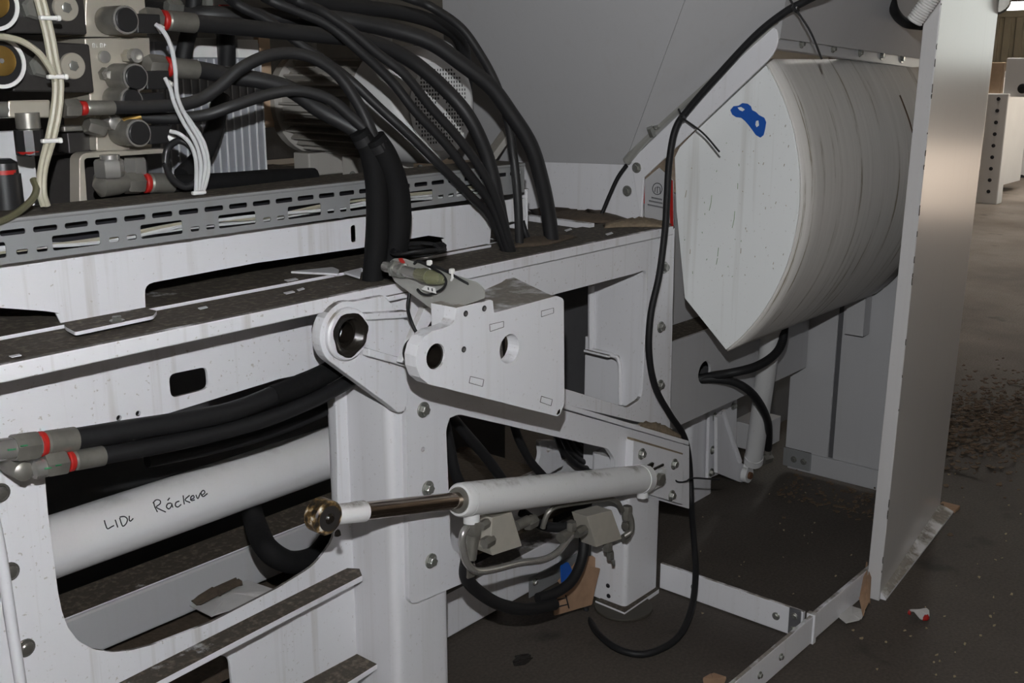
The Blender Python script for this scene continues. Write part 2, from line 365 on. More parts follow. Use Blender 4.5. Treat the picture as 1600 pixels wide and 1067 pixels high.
# ---- two white presses parked far behind
def far_press(loc, label, tall, parts):
    t = thing('parked_press', label, 'machine', loc, None)
    for nm, a, b_, m_ in parts: box(nm, V(loc)+V(a), V(loc)+V(b_), m_, t, bevel=.01)
    return t
p = PZ(1524, 322, 0); p.x += .3
t = far_press((p.x, p.y, 0), 'nearer white press far behind, with a bolted edge column', 1.4, [
    ('body', (.1, .15, .08), (1.6, 1.5, 1.18), 'far_white'), ('tan_panel', (.02, -.02, 1.03), (.10, .45, 1.34), 'tan_board'),
    ('edge_column', (-.05, -.12, 0), (.1, .16, 1.05), 'far_white'), ('top_post', (.0, -.3, 1.02), (.12, -.05, 1.38), 'far_white'), ('top_arm', (.0, -.55, 1.2), (.1, -.28, 1.3), 'far_white')])
for k in range(9): bolt((p.x-.05, p.y-.03, .12+k*.11), XM, .018, t, 'ink')
lathe('cap', (p.x-.02, p.y-.36, 1.29), XM, [(0, .055), (.05, .055), (.06, .03)], 'black_plastic', t)
lathe('cap', (p.x-.02, p.y-.24, 1.10), XM, [(0, .045), (.05, .045), (.06, .03)], 'black_plastic', t)
q = PZ(1555, 290, 0)
t = far_press((q.x+1.2, q.y+.1, 0), 'farther white press with upright ribs behind the first one', 1.4, [('body', (.1, -2.6, .12), (1.6, .8, 1.22), 'far_white')])
for k in range(6): box('rib', (q.x+1.1, q.y+.4-k*.42, .02), (q.x+1.32, q.y+.55-k*.42, 1.16), 'far_white', t, bevel=.01)
for k in range(6): lathe('foot', (q.x+1.16, q.y+.47-k*.42, 0), (0, 0, 1), [(0, .07), (.03, .07), (.05, .03), (.14, .03)], 'black_plastic', t, sides=12)
c0 = V((q.x+.95, q.y-.45, 0))
t2 = thing('gas_cylinder', 'black and white cylinder strapped upright on the farther press', 'cylinder', c0+V((0, 0, .62)))
lathe('shell', c0+V((0, 0, .62)), (0, 0, 1), [(0, .03), (.03, .11), (.12, .12), (.18, .12)], 'black_plastic', t2)
lathe('barrel', c0+V((0, 0, .80)), (0, 0, 1), [(0, .11), (.3, .11), (.32, .06)], 'dark_panel', t2)
box('strap', c0+V((-.14, .1, .80)), c0+V((.0, .5, .85)), 'orange', t2)
hd = thing('cable_box', 'white upright cover beside the black cylinder far behind', 'cover', c0+V((0, .12, .7)))
box('cover', c0+V((-.05, .13, .7)), c0+V((.1, .3, 1.12)), 'far_white', hd)

# ================================================================ PRESS FRAME
FR = thing('baling_press', 'white steel baling press body with flange, posts and openings', 'machine', (1.3, 1.5, 0))
Ys = 1.53
big = rnd(YS([(68, 715), (75, 800), (91, 925), (97, 955), (106, 980), (122, 1001), (145, 1014), (175, 1019), (205, 1016), (240, 1007), (330, 972), (435, 918), (490, 884), (520, 845), (528, 800), (526, 690), (522, 575), (437, 592), (250, 650), (110, 688)], Ys),
          [.01, 0, .006, .006, .006, .006, .006, .006, .006, .006, 0, 0, .02, .02, .02, .02, .02, 0, 0, .01], 3)
low = rnd(YS([(255, 1068), (336, 1023), (358, 1026), (362, 1067), (368, 1180), (262, 1240)], Ys), [.0, .0, .03, .0, .02, .02])
rect = rnd(YS([(264, 585), (323, 573), (326, 607), (267, 622)], Ys), .012)
hs = [circ(PY(186, 653, Ys), .0045, n=12), circ(PY(216, 646, Ys), .0045, n=12)]
plate('side_plate', [V((.35, Ys, .05)), V((1.33, Ys, .05)), V((1.33, Ys, .957)), V((.35, Ys, .957))], (0, .006, 0), 'white_paint', FR, [big, low, rect]+hs, bevel=.0008)
# flange along the top, with its turned-down lip
plate('top_flange', [V((.35, 1.40, .965)), V((2.235, 1.40, .965)), V((2.235, 1.56, .965)), V((.35, 1.56, .965))], (0, 0, -.010), 'deck_paint', FR)
box('flange_lip', (.35, 1.397, .941), (1.262, 1.409, .9655), 'white_paint', FR, bevel=.002)
box('flange_lip', (1.262, 1.397, .9445), (2.235, 1.409, .9655), 'white_paint', FR, bevel=.002)
# deck behind the flange: dirty plate with raised edge
plate('deck_plate', [V((.35, 1.527, .965)), V((1.72, 1.527, .965)), V((1.72, 2.5, .965)), V((.35, 2.5, .965))], (0, 0, .006), 'deck_paint', FR)
plate('deck_plate', [V((1.84, 1.56, .953)), V((2.3, 1.56, .953)), V((2.3, 2.5, .953)), V((1.84, 2.5, .953))], (0, 0, .006), 'deck_paint', FR)
plate('deck_plate', [V((1.72, 1.6, .951)), V((1.84, 1.6, .951)), V((1.84, 2.5, .951)), V((1.72, 2.5, .951))], (0, 0, .006), 'deck_paint', FR)
a, b_ = PZ(822, 345, .96), PZ(921, 359, .96)
hull('edge_bar', [a, b_, b_+V((.02, 0, 0)), a+V((.02, 0, 0)), a+V((0, 0, .014)), b_+V((0, 0, .014)), b_+V((.02, 0, .014)), a+V((.02, 0, .014))], 'white_clean', FR, bevel=.001)
a, b_ = PZ(868, 372, .968), PZ(890, 364, .968)
# white flange tongues left showing on the deck
plate('deck_tab', rnd(ZS([(452, 427), (520, 420), (530, 424), (528, 431), (515, 430)], .972), .006), (0, 0, .004), 'white_bare', FR)
plate('deck_tab', rnd(ZS([(537, 428), (566, 421), (562, 436)], .972), .004), (0, 0, .004), 'white_bare', FR)
# caked dirt on the deck beside the hopper
def lump(name, pts, mat, parent=None, hgt=.02, seed=1, n=10):
    """low uneven heap over a 3D outline lying flat"""
    rr = random.Random(seed); c_ = sum((V(p) for p in pts), V())/len(pts); bm = bmesh.new(); rings = []
    P = rnd(pts, .02, 3)
    for f, h_ in ((1, 0), (.82, .55), (.5, .85), (.2, 1)):
        rings.append([bm.verts.new(c_+(V(p)-c_)*f*(1+rr.uniform(-.12, .12))+V((0, 0, hgt*h_*rr.uniform(.6, 1.1)))) for p in P])
    for i in range(3):
        for k in range(len(P)): k2 = (k+1) % len(P); bm.faces.new((rings[i][k], rings[i][k2], rings[i+1][k2], rings[i+1][k]))
    bm.faces.new(rings[-1]); bm.faces.new(rings[0][::-1]); bmesh.ops.recalc_face_normals(bm, faces=bm.faces)
    return link(name, mesh_of(bm), mat, parent, smooth=True)
lump('dirt_heap', ZS([(940, 357), (1003, 354), (1038, 356), (1048, 350), (1012, 340), (985, 347), (945, 351)], .966), 'dust_heap', FR, .016, 3)
lump('dirt_heap', ZS([(835, 338), (905, 348), (985, 350), (980, 338), (900, 338), (830, 326)], .966), 'soil', FR, .02, 4)
lump('dirt_heap', ZS([(780, 390), (860, 382), (905, 371), (880, 366), (800, 380)], .966), 'soil', FR, .012, 5)
# ribs on the lower side plate
zr = .378
plate('rib', ZS([(95, 1112), (542, 887), (562, 888), (566, 899), (170, 1105)], zr) , (0, 0, -.012), 'deck_paint', FR)
plate('rib', [V((1.05, Ys, .182)), V((1.31, Ys, .182)), V((1.31, 1.47, .182)), V((1.05, 1.45, .182))], (0, 0, -.012), 'deck_paint', FR)
# edge bar and cup-head bolts at the left margin
tube('edge_rod', [PY(-12, 800, 1.50), PY(2, 870, 1.50), PY(14, 950, 1.50), PY(31, 1060, 1.50), PY(45, 1150, 1.50)], .0085, 'white_clean', FR, n=3)
for p in ((0, 770), (15, 893), (40, 1012)): bolt(PY(*p, 1.528), YM, .0145, FR, 'bolt_dark', True)
# main post: square tube with rounded corners
def rtube(name, x0, x1, y0, y1, z0, z1, r, mat, parent):
    return plate(name, rnd([V((x0, y0, z0)), V((x1, y0, z0)), V((x1, y1, z0)), V((x0, y1, z0))], r, 5), (0, 0, z1-z0), mat, parent, bevel=0, smooth='auto')
rtube('main_post', 1.305, 1.457, 1.41, 1.60, 0, .955, .022, 'white_clean', FR)
arm = YS([(633, 540), (760, 598), (878, 640), (1077, 697), (1077, 795), (985, 769), (962, 762), (960, 716), (950, 701), (717, 647), (703, 653), (697, 671), (700, 740), (704, 845), (708, 860), (722, 866), (724, 911), (646, 944), (640, 938)], 1.398)
arm = rnd(arm, [0, 0, 0, 0, .004, 0, 0, .01, .01, .02, .0, .01, 0, .01, .005, 0, .004, .006, .006])
plate('arm_plate', arm, (0, .012, 0), 'white_clean', FR, [circ(PY(661, 702, 1.398), .005, n=12)])
for p in ((661, 640), (668, 763), (673, 876)): bolt(PY(*p, 1.398), YM, .0155, FR)
# sloping lip on the arm
def bar_between(name, p, q, h_, dy0, dy1, mat, parent, **k):
    p, q = V(p), V(q); up = V((0, 0, h_))
    A = [p+V((0, dy0, 0)), q+V((0, dy0, 0)), q+V((0, dy1, 0)), p+V((0, dy1, 0))]
    return hull(name, [v-up for v in A]+A, mat, parent, **k)
bar_between('arm_lip', PY(636, 556, 1.385), PY(1077, 689, 1.385), .0125, 0, .06, 'white_clean', FR)
# upper frame right of the post, with the window
upf = [V((1.45, 1.41, .956)), V((2.262, 1.41, .956)), PY(1047, 672, 1.41), PY(1000, 660, 1.41), PY(882, 632, 1.41), PY(700, 580, 1.41), V((1.45, 1.41, .70))]
win = rnd(YS([(780, 500), (860, 462), (990, 428), (1011, 421), (1010, 470), (1006, 560), (1003, 622), (980, 637), (882, 607), (790, 580)], 1.41), [.0, 0, 0, .02, 0, 0, .02, .01, 0, 0])
plate('upper_frame', upf, (0, .010, 0), 'white_paint', FR, [win])
for p in ((1038, 418), (1032, 511), (1031, 602)): bolt(PY(*p, 1.41), YM, .0145, FR)
# column seen through the window, with the notch at its foot
xc = 2.15
plate('column_web', rnd(XS([(921, 447), (1006, 420), (1003, 640), (968, 632), (966, 566), (957, 557), (921, 549)], xc), [0, 0, 0, 0, .012, .012, 0]), (.008, 0, 0), 'white_clean', FR, bevel=0)
bar = XS([(921, 546), (957, 555), (971, 562)], xc-.006)
tube('notch_lip', [bar[0], bar[1], XS([(968, 568)], xc-.006)[0], XS([(969, 632)], xc-.006)[0]], .006, 'white_clean', FR, n=4, sides=8)
plate('notch_shelf', [PX(921, 549, xc), PX(958, 558, xc), PX(958, 558, xc)+V((-.025, 0, .004)), PX(921, 549, xc)+V((-.025, 0, .004))], (0, 0, .006), 'deck_paint', FR)
tube('column_edge', XS([(924, 446), (924, 545)], xc-.004), .0085, 'white_clean', FR, n=2, sides=8)
box('inner_panel', (2.20, 1.45, .3), (2.212, 1.63, .66), 'white_clean', FR)
plate('dark_panel', rnd(YS([(840, 440), (960, 425), (960, 520), (905, 553), (850, 572)], 1.9), .0), (0, .01, 0), 'dark_panel', FR)
plate('inner_gusset', YS([(880, 563), (903, 553), (925, 530), (975, 530), (975, 640), (890, 620)], 1.86), (0, .01, 0), 'white_clean', FR)
bolt(PY(914, 534, 1.89), YM, .012, FR)
# right-hand post on its foot plate
rtube('front_post', 2.085, 2.235, 1.405, 1.52, .01, .40, .014, 'white_clean', FR)
plate('foot_plate', ZS([(930, 938), (976, 957), (1030, 920), (1000, 905)], .012), (0, 0, -.012), 'deck_paint', FR)
plate('foot_disc', circ((2.10, 1.42, .001), .075, 'z', 28), (0, 0, .006), 'ring_brown', FR)
for p in ((950, 915), (951, 931)): bolt(PX(*p, 2.085), XM, .006, FR, 'ink')
# mounting plate of the ram on the arm end
mp_ = rnd(YS([(990, 688), (1069, 711), (1066, 788), (987, 764)], 1.376), .003)
plate('mount_plate', mp_, (0, .022, 0), 'white_clean', FR, bevel=.003)
for p in ((1002, 709), (1053, 725), (1049, 774)): bolt(PY(*p, 1.376), YM, .0145, FR)
bar_between('dirt_groove', PY(991, 685, 1.3765), PY(1067, 708, 1.3765), .006, 0, .02, 'dust_heap', FR, bevel=0)
# lug with bushing on the left of the post
lugc = PY(540, 521, 1.385)
lug = [lugc+V((.056*math.cos(a), 0, .056*math.sin(a))) for a in [math.radians(k) for k in range(70, 238, 12)]]
lug = lug + YS([(612, 636), (622, 645), (632, 642), (637, 628), (636, 560), (632, 497), (600, 462)], 1.385)
plate('lug_plate', lug, (0, .022, 0), 'white_paint', FR, [circ(lugc, .029, n=28)], bevel=.003)
lathe('lug_boss', lugc+V((0, .001, 0)), YM, [(0, .046), (.008, .046), (.011, .043), (.011, .030), (-.02, .030)], 'white_clean', FR, sides=32, cap=False)
bm = bmesh.new(); rr = random.Random(2); R0, R1 = [], []
for k in range(36):
    a = 2*math.pi*k/36; d = V((math.cos(a), 0, math.sin(a)))
    R0.append(bm.verts.new(lugc+V((0, -.0128, 0))+d*(.0385+.0015*math.sin(3*a+1)+.001*math.sin(7*a)+rr.uniform(-.0008, .0008)))); R1.append(bm.verts.new(lugc+V((0, -.0135, 0))+d*.0275))
R2 = [bm.verts.new(v.co+V((0, .07, 0))) for v in R1]
for k in range(36):
    k2 = (k+1) % 36; bm.faces.new((R0[k], R0[k2], R1[k2], R1[k])); bm.faces.new((R1[k], R1[k2], R2[k2], R2[k]))
bm.faces.new(R2); bmesh.ops.recalc_face_normals(bm, faces=bm.faces)
link('grease_ring', mesh_of(bm), 'grease', FR, smooth=True)
lathe('bushing', lugc+V((.003, -.006, 0)), (0, 1, 0), [(.012, .0255), (.04, .0255), (.04, .019), (.012, .019), (.012, .0255)], 'grease', FR, cap=False)
# two webs between the lug and the lever
bar_between('lug_web', PY(572, 490, 1.37), PY(640, 486, 1.37), .012, 0, .02, 'white_paint', FR)
bar_between('lug_web', PY(577, 545, 1.365), PY(637, 562, 1.365), .014, 0, .02, 'white_paint', FR)
bar_between('lug_web', PY(600, 462, 1.40), PY(660, 450, 1.40), .010, -.01, .02, 'white_paint', FR)

# ---- inside the frame
box('inner_beam', (.45, 1.92, PY(161, 1017, 1.92).z), (1.75, 2.03, PY(250, 911, 1.92).z), 'hopper_paint', FR, bevel=.006)  # white beam given the hopper's grey to paint in its shade
box('inner_beam_top', (.45, 1.925, PY(250, 911, 1.92).z), (1.75, 2.026, PY(250, 911, 1.92).z+.003), 'deck_paint', FR, bevel=.001)
box('inner_beam', (1.46, 1.64, .012), (2.4, 1.70, .128), 'white_paint', FR, bevel=.004)
plate('inner_beam_wall', [V((1.46, 1.72, .14)), V((2.5, 1.72, .14)), V((2.5, 1.72, .29)), V((1.46, 1.72, .29))], (0, .012, 0), 'white_clean', FR)
a = YS([(842, 688), (870, 688), (880, 728), (855, 742), (838, 735), (845, 710)], 1.66)
plate('hole_lug', rnd(a, .01), (0, .012, 0), 'white_clean', FR, [circ(PY(857, 702, 1.66), .008, n=14)])
hull('splice_bracket', YS([(826, 935), (905, 885), (905, 905), (826, 938)], 1.625)+YS([(826, 903), (905, 862), (905, 862), (826, 903)], 1.625) if False else [*YS([(826, 935), (905, 890)], 1.625), *YS([(905, 890), (826, 935)], 1.635), *YS([(826, 903), (905, 862)], 1.625), *YS([(905, 862), (826, 903)], 1.635)], 'galvanised', FR)
bolt(PY(836, 909, 1.625), YM, .010, FR)
# back wall inside so that nothing shows through
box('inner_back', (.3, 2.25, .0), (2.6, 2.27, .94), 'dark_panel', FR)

# ---- beams and post towards the rear
plate('rear_beam', rnd([V((2.262, 1.5, .375)), V((3.245, 1.5, .375)), V((3.245, 1.5, .624)), V((2.262, 1.5, .624))], 0), (0, .008, 0), 'hopper_paint', FR, [circ(PY(1101, 582, 1.5), .033, n=28)], bevel=.001)
box('rear_beam_top', (2.262, 1.508, .614), (3.245, 1.606, .624), 'deck_paint', FR)
box('rear_beam_back', (2.262, 1.598, .375), (3.245, 1.606, .614), 'dark_panel', FR); box('rear_beam_bottom', (2.262, 1.508, .375), (3.245, 1.598, .383), 'hopper_paint', FR)  # back plate coloured dark as the shade inside the hollow beam
box('rear_wall', (2.26, 1.606, .62), (3.24, 1.615, 1.0), 'hopper_paint', FR)
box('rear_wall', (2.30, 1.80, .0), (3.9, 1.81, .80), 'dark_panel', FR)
lump('dirt_heap', [PY(995, 664, 1.388), PY(1030, 675, 1.388), PY(1068, 687, 1.388), PY(1062, 682, 1.406), PY(1030, 668, 1.406), PY(1000, 660, 1.406)], 'dust_heap', FR, .018, 14)
# rear post with bolted flange
yg = 1.60
xa_, xb_ = PY(1078, 700, 1.64).x, PY(1112, 700, 1.64).x
rtube('rear_post', xa_, xb_+.02, 1.64, 1.78, 0, .375, .02, 'white_clean', FR)
plate('rear_flange', YS([(1109, 640), (1152, 620), (1150, 725), (1121, 742), (1106, 748)], 1.625), (0, .01, 0), 'white_clean', FR)
for p in ((1117, 651), (1113, 703), (1111, 738), (1146, 634)): bolt(PY(*p, 1.625), YM, .014, FR)
gs = rnd(YS([(1121, 652), (1132, 643), (1158, 722), (1172, 735), (1172, 750), (1158, 754), (1121, 739)], yg), [.0, .006, .01, .015, .015, .015, 0])
plate('rear_gusset', gs, (0, .012, 0), 'white_clean', FR, [circ(PY(1160, 741, yg), .014, n=16)])
tube('gusset_edge', YS([(1130, 641), (1139, 670), (1149, 700), (1156, 721)], yg-.004), .008, 'white_clean', FR, n=3, sides=8)
box('rear_stub', (3.10, 1.58, .10), (3.25, 1.68, .19), 'hopper_paint', FR)
# warning sticker
xs = 2.262
st = thing('warning_label', 'grey warning sticker with red borders beside the hanging black cable', 'label', PX(1027, 352, xs))
lab = XS([(1007, 281), (1030, 262), (1052, 282), (1052, 352), (1007, 345)], xs)
plate('sheet', lab, (.002, 0, 0), 'sticker_grey', st, bevel=0)
plate('red_border', XS([(1004, 281), (1007, 279), (1007, 318), (1004, 318)], xs-.0008), (.001, 0, 0), 'red', st, bevel=0)
plate('red_border', XS([(1046, 279), (1051, 282), (1052, 357), (1047, 358)], xs-.0012), (.001, 0, 0), 'red', st, bevel=0)
def strokes(name, polys, r, mat, parent, off=None):
    bm = bmesh.new()
    for P in polys: sweep(bm, P, r, 5)
    return link(name, mesh_of(bm), mat, parent, smooth=True)
em = [[PX(1027+7.5*math.cos(k*math.pi/8), 295+9*math.sin(k*math.pi/8), xs-.001) for k in range(17)], XS([(1023, 300), (1024, 293), (1027, 292), (1027, 302)], xs-.001), XS([(1027, 292), (1031, 293), (1032, 303)], xs-.001)]
strokes('emblem', em, .0009, 'ink', st)
tx = []
for y, x0, x1 in ((309, 1018, 1034), (314, 1014, 1035), (320, 1012, 1035)):
    x = x0
    while x < x1: tx.append(XS([(x, y-1.4+(x-x0)*.2), (x+1.1, y+1.2+(x-x0)*.2), (x+1.6, y-1.2+(x-x0)*.2)], xs-.001)); x += 2.4
strokes('printed_lines', tx, .0008, 'ink', st)

# ================================================================ HOPPER
HP = thing('hopper', 'grey sheet-steel hopper flaring up above the press', 'hopper', (2.25, 1.6, .95))
plate('skirt', XS([(806, 250), (975, 257), (990, 251), (1003, 290), (1004, 352), (806, 345)], 2.25), (.006, 0, 0), 'white_clean', HP)
for p, r in (((995, 262), .013), ((980, 298), .013)): bolt(PX(*p, 2.238), XM, r, HP)
B0, B1 = PX(700, 249, 2.249), PX(975, 257, 2.249)          # lower edge of the sloping end wall
T1 = PX(1072, -6, 2.05); nrm = (B1-B0).cross(T1-B0)
def on_plane(x, y, p0, n_): d = ray(x, y); return CAM+d*((p0-CAM).dot(n_)/d.dot(n_))
T0 = on_plane(690, -40, B0, nrm); T1b = T1+(T1-B1)*.35; T0b = T0+(T0-B0)*.35
plate('end_wall', [B0, B1, T1b, T0b], (.004, 0, 0), 'hopper_paint', HP, bevel=0)
G0, G1 = PX(1217, 58, 2.27), PX(1446, 92, 3.22)
n2 = (T1-B1).cross(G0-B1); T3 = on_plane(1250, -160, B1, n2); T2 = G1+(T3-G0)
me = bpy.data.meshes.new('side'); me.from_pydata([B1, T1b, T3, G0, T2, G1], [], [(0, 1, 2, 3), (3, 2, 4, 5)])
sw = link('side_wall', me, 'hopper_paint', HP); so = sw.modifiers.new('thick', 'SOLIDIFY'); so.thickness = .004; so.offset = -1
# white guide strip on the slanting edge, and the rolled edge tube beside it
gp_ = rnd(XS([(988, 250), (1186, 62), (1203, 44), (1216, 43), (1219, 66), (1208, 88), (1196, 100), (1008, 277), (1004, 352)], 2.245), [0, 0, .01, .02, .02, .01, 0, 0, 0])
plate('guide_strip', gp_, (-.006, 0, 0), 'white_clean', HP)
tube('edge_tube', [PX(979, 252, 2.236), PX(1010, 216, 2.236), PX(1060, 168, 2.236), PX(1120, 112, 2.236), PX(1212, 30, 2.236)], .011, 'galvanised_clean', HP, n=3)
nut('clamp_screw', PX(1020, 212, 2.225), (-.6, 0, .8), .025, .009, 'zinc', HP); bolt(PX(1025, 200, 2.225), (-.4, 0, 1), .01, HP)
# bolted rail where the hopper meets the chute
R0_, R1_ = PX(1214, 76, 2.28), PX(1440, 108, 3.22)
hull('joint_rail', [R0_, R1_, R1_+V((0, .03, 0)), R0_+V((0, .03, 0))]+[p+V((0, 0, .038)) for p in (R0_, R1_, R1_+V((0, .03, 0)), R0_+V((0, .03, 0)))], 'hopper_paint', HP)  # hopper's darker grey paints in the dimmer light on this white rail
for k in range(5):
    p = R0_.lerp(R1_, (.13, .32, .50, .66, .82)[k])+V((0, -.001, .019)); bolt(p, YM, .011, HP)

# ================================================================ CURVED CHUTE
CH = thing('curved_chute', 'white drum-shaped chute with a blue paint smear on its flat end', 'chute', (2.75, 1.3, .66))
cy_, cz_, R_ = 1.608, 1.038, .50
a0, a1 = math.atan2(1.352-cz_, 1.218-cy_), math.atan2(.663-cz_, 1.273-cy_)+2*math.pi
arc = [V((2.30, cy_+R_*math.cos(a0+(a1-a0)*k/40), cz_+R_*math.sin(a0+(a1-a0)*k/40))) for k in range(41)]
rest = XS([(1070, 466), (1057, 330), (1054, 246), (1062, 230)], 2.30)
plate('end_plate', arc+rest, (.006, 0, 0), 'chute_paint', CH, bevel=.0008)
bm = bmesh.new(); X0, X1, nx = 2.303, 3.21, 10
rows = [[bm.verts.new((X0+(X1-X0)*j/nx, p.y, p.z)) for p in arc] for j in range(nx+1)]
for j in range(nx):
    for k in range(40): bm.faces.new((rows[j][k], rows[j][k+1], rows[j+1][k+1], rows[j+1][k]))
bmesh.ops.recalc_face_normals(bm, faces=bm.faces)
m, nt, b = nodes('chute_curve'); L = nt.links.new
geo = N(nt, 'ShaderNodeNewGeometry'); mpn = N(nt, 'ShaderNodeMapping'); mpn.inputs['Scale'].default_value = (26, 1.2, 1.2); L(geo.outputs['Position'], mpn.inputs[0])
n1 = N(nt, 'ShaderNodeTexNoise'); n1.inputs['Scale'].default_value = 1.6; n1.inputs['Detail'].default_value = 7; n1.inputs['Roughness'].default_value = .7; L(mpn.outputs[0], n1.inputs['Vector'])
rp = N(nt, 'ShaderNodeValToRGB'); e = rp.color_ramp.elements; e[0].position = .36; e[0].color = (.22, .19, .13, 1); e[1].position = .42; e[1].color = (.60, .58, .55, 1); x_ = e.new(.7); x_.color = (.70, .68, .65, 1)
L(n1.outputs['Fac'], rp.inputs[0]); L(rp.outputs[0], b.inputs['Base Color']); b.inputs['Roughness'].default_value = .5
cv = link('curved_sheet', mesh_of(bm), 'chute_curve', CH, smooth=True); so = cv.modifiers.new('thick', 'SOLIDIFY'); so.thickness = .005; so.offset = -1
plate('end_plate', [p+V((.91, 0, 0)) for p in arc+[PX(1070, 466, 2.30), PX(1057, 330, 2.30)]], (.006, 0, 0), 'chute_paint', CH, bevel=0)
blue = [(1141, 172), (1146, 166), (1154, 165), (1160, 161), (1168, 162), (1173, 166), (1175, 172), (1181, 175), (1186, 180), (1194, 184), (1197, 191), (1195, 203), (1193, 211), (1188, 215), (1181, 211), (1176, 204), (1170, 196), (1164, 189), (1158, 184), (1150, 183), (1144, 179)]
plate('paint_smear', rnd(XS(blue, 2.2985), .0008, 2), (.001, 0, 0), 'blue_paint', CH, [XS([(1181, 189), (1185, 188), (1186, 196), (1182, 199), (1180, 195)], 2.2985), XS([(1152, 168), (1158, 167), (1164, 171), (1160, 174), (1155, 172)], 2.2985)], bevel=0)
# weld beads and scuffs low on the end plate
def on_drum(x, y):
    d = ray(x, y); A = d.y**2+d.z**2; dy, dz = -cy_, H-cz_; B = 2*(d.y*dy+d.z*dz); C_ = dy*dy+dz*dz-R_**2
    return CAM+d*((-B-math.sqrt(max(B*B-4*A*C_, 0)))/(2*A))
tube('brown_strip', [on_drum(*p) for p in ((1403, 150), (1411, 170), (1418, 190), (1423, 208))], .007, 'leaf', CH, n=3, sides=6)
rr = random.Random(17); dk, gr = [], []
for k in range(48):
    x, y = rr.uniform(1068, 1240), rr.uniform(170, 440)
    if x < 1070+(250-y)*.95 or x > 1240: continue
    l = rr.uniform(1, 4) if rr.random() < .85 else rr.uniform(6, 14)
    (gr if rr.random() < .6 and x < 1160 else dk).append(XS([(x, y), (x-l*.12+rr.uniform(-1, 1), y+l)], 2.2992))
for p in ((1112, 305, 24), (1082, 192, 20), (1148, 330, 26)): gr.append(XS([(p[0], p[1]), (p[0]-1, p[1]+p[2]*.5), (p[0]-4, p[1]+p[2])], 2.2992))
plain('moss', (.30, .38, .24), .9); plain('scuff', (.36, .30, .22), .9)
for nm, P_, m_ in (('moss_marks', gr, 'moss'), ('scuff_marks', dk, 'scuff')): strokes(nm, P_, .0008, m_, CH)['kind'] = 'stuff'
plate('corner_gusset', XS([(1400, 116), (1445, 104), (1445, 175), (1430, 165)], 3.222), (.004, 0, 0), 'white_clean', HP)

# ================================================================ RIGHT UPRIGHT PANEL, REAR PANEL, FLOOR BARS
RP = thing('upright_panel', 'tall white upright panel with folded edge and bottom ledge', 'panel', (2.9, .96, 0))
def qslab(name, a, b_, c, d, off, mat, **k):
    o4 = [V(p) for p in (a, b_, c, d)]; return hull(name, o4+[p+V(off) for p in o4], mat, RP, **k)
qslab('front_fold', (2.556, .938, 0), (2.556, .974, 0), (2.556, .952, 2.0), (2.556, .916, 2.0), (.006, .001, 0), 'panel_paint', bevel=.002)
qslab('outer_sheet', (2.557, .938, 0), (3.25, 1.031, 0), (3.25, 1.009, 2.0), (2.557, .916, 2.0), (.0, .005, 0), 'panel_paint', bevel=.001)
qslab('rear_fold', (3.25, 1.032, 0), (3.25, 1.06, 0), (3.25, 1.04, 2.0), (3.25, 1.01, 2.0), (.005, 0, 0), 'panel_paint', bevel=.001)
hull('bottom_ledge', [V((2.57, .925, 0)), V((3.262, .99, 0)), V((3.25, 1.031, 0)), V((2.57, .94, 0)), V((2.57, .925, .006)), V((3.262, .99, .006)), V((3.25, 1.031, .02)), V((2.57, .94, .02))], 'white_clean', RP, bevel=.001)
box('corner_block', (3.255, .985, 0), (3.30, 1.04, .012), 'cardboard', RP)
p = PY(1557, 8, .93)
lathe('latch_disc', PX(1558, 2, 3.27), (-1, -.4, 0), [(0, .03), (.01, .036), (.02, .03)], 'dull_steel', RP)
rr = random.Random(41); ch_ = []
for k in range(26):
    z = rr.uniform(.05, 1.5); l = rr.uniform(.003, .02); y = .9375-.011*z; ch_.append([V((2.5545, y, z)), V((2.5542, y+rr.uniform(-.0005, .001), z+l*.5)), V((2.5545, y, z+l))])
strokes('chipped_edge', ch_, .0011, 'ring_brown', RP)['kind'] = 'stuff'
RR = thing('rear_panel', 'grey sheet panel with upright seam closing the rear below the drum', 'panel', (3.26, 1.4, 0))
box('sheet', (3.258, 1.07, .075), (3.268, 1.392, 1.0), 'hopper_paint', RR); box('sheet', (3.256, 1.408, .075), (3.266, 1.56, 1.0), 'hopper_paint', RR)
box('seam_strip', (3.262, 1.388, .075), (3.27, 1.412, 1.0), 'dark_panel', RR, bevel=0)
box('sill', (3.248, 1.07, .012), (3.268, 1.545, .08), 'hopper_paint', RR, bevel=.003)
box('corner_plate', (3.243, 1.46, .02), (3.25, 1.56, .085), 'galvanised', RR)
for y in (1.485, 1.52): bolt((3.243, y, .05), XM, .011, RR)
hull('notch_tab', [V((3.2, 1.30, .52)), V((3.25, 1.30, .52)), V((3.25, 1.36, .52)), V((3.2, 1.36, .52)), V((3.2, 1.30, .66)), V((3.25, 1.30, .66)), V((3.25, 1.36, .66)), V((3.2, 1.36, .66))], 'hopper_paint', RR)
# floor bars
FB = thing('floor_bar', 'white flat bar on the floor running from the front post', 'bar', (2.25, 1.2, 0))
box('bar', (2.244, 1.0, .004), (2.254, 1.405, .075), 'white_clean', FB)
for y in (1.30, 1.07): bolt((2.244, y, .04), XM, .010, FB)
box('corner_plate', (2.238, 1.005, .01), (2.244, 1.035, .078), 'dark_panel', FB)
for z in (.06, .025): bolt((2.238, 1.02, z), XM, .009, FB)
FB2 = thing('floor_bar', 'white flat bar on the floor passing under the upright panel', 'bar', (2.2, .98, 0))
box('bar', (1.5, .974, .004), (2.242, .984, .075), 'white_clean', FB2); box('bar', (2.252, .976, .004), (2.62, .986, .075), 'white_clean', FB2)
box('bar_end', (2.242, .97, .0), (2.258, .992, .078), 'white_clean', FB2)
for x in (1.98, 2.08): bolt((x, .974, .04), YM, .009, FB2)
bolt((2.6, .9755, .05), YM, .009, FB2)

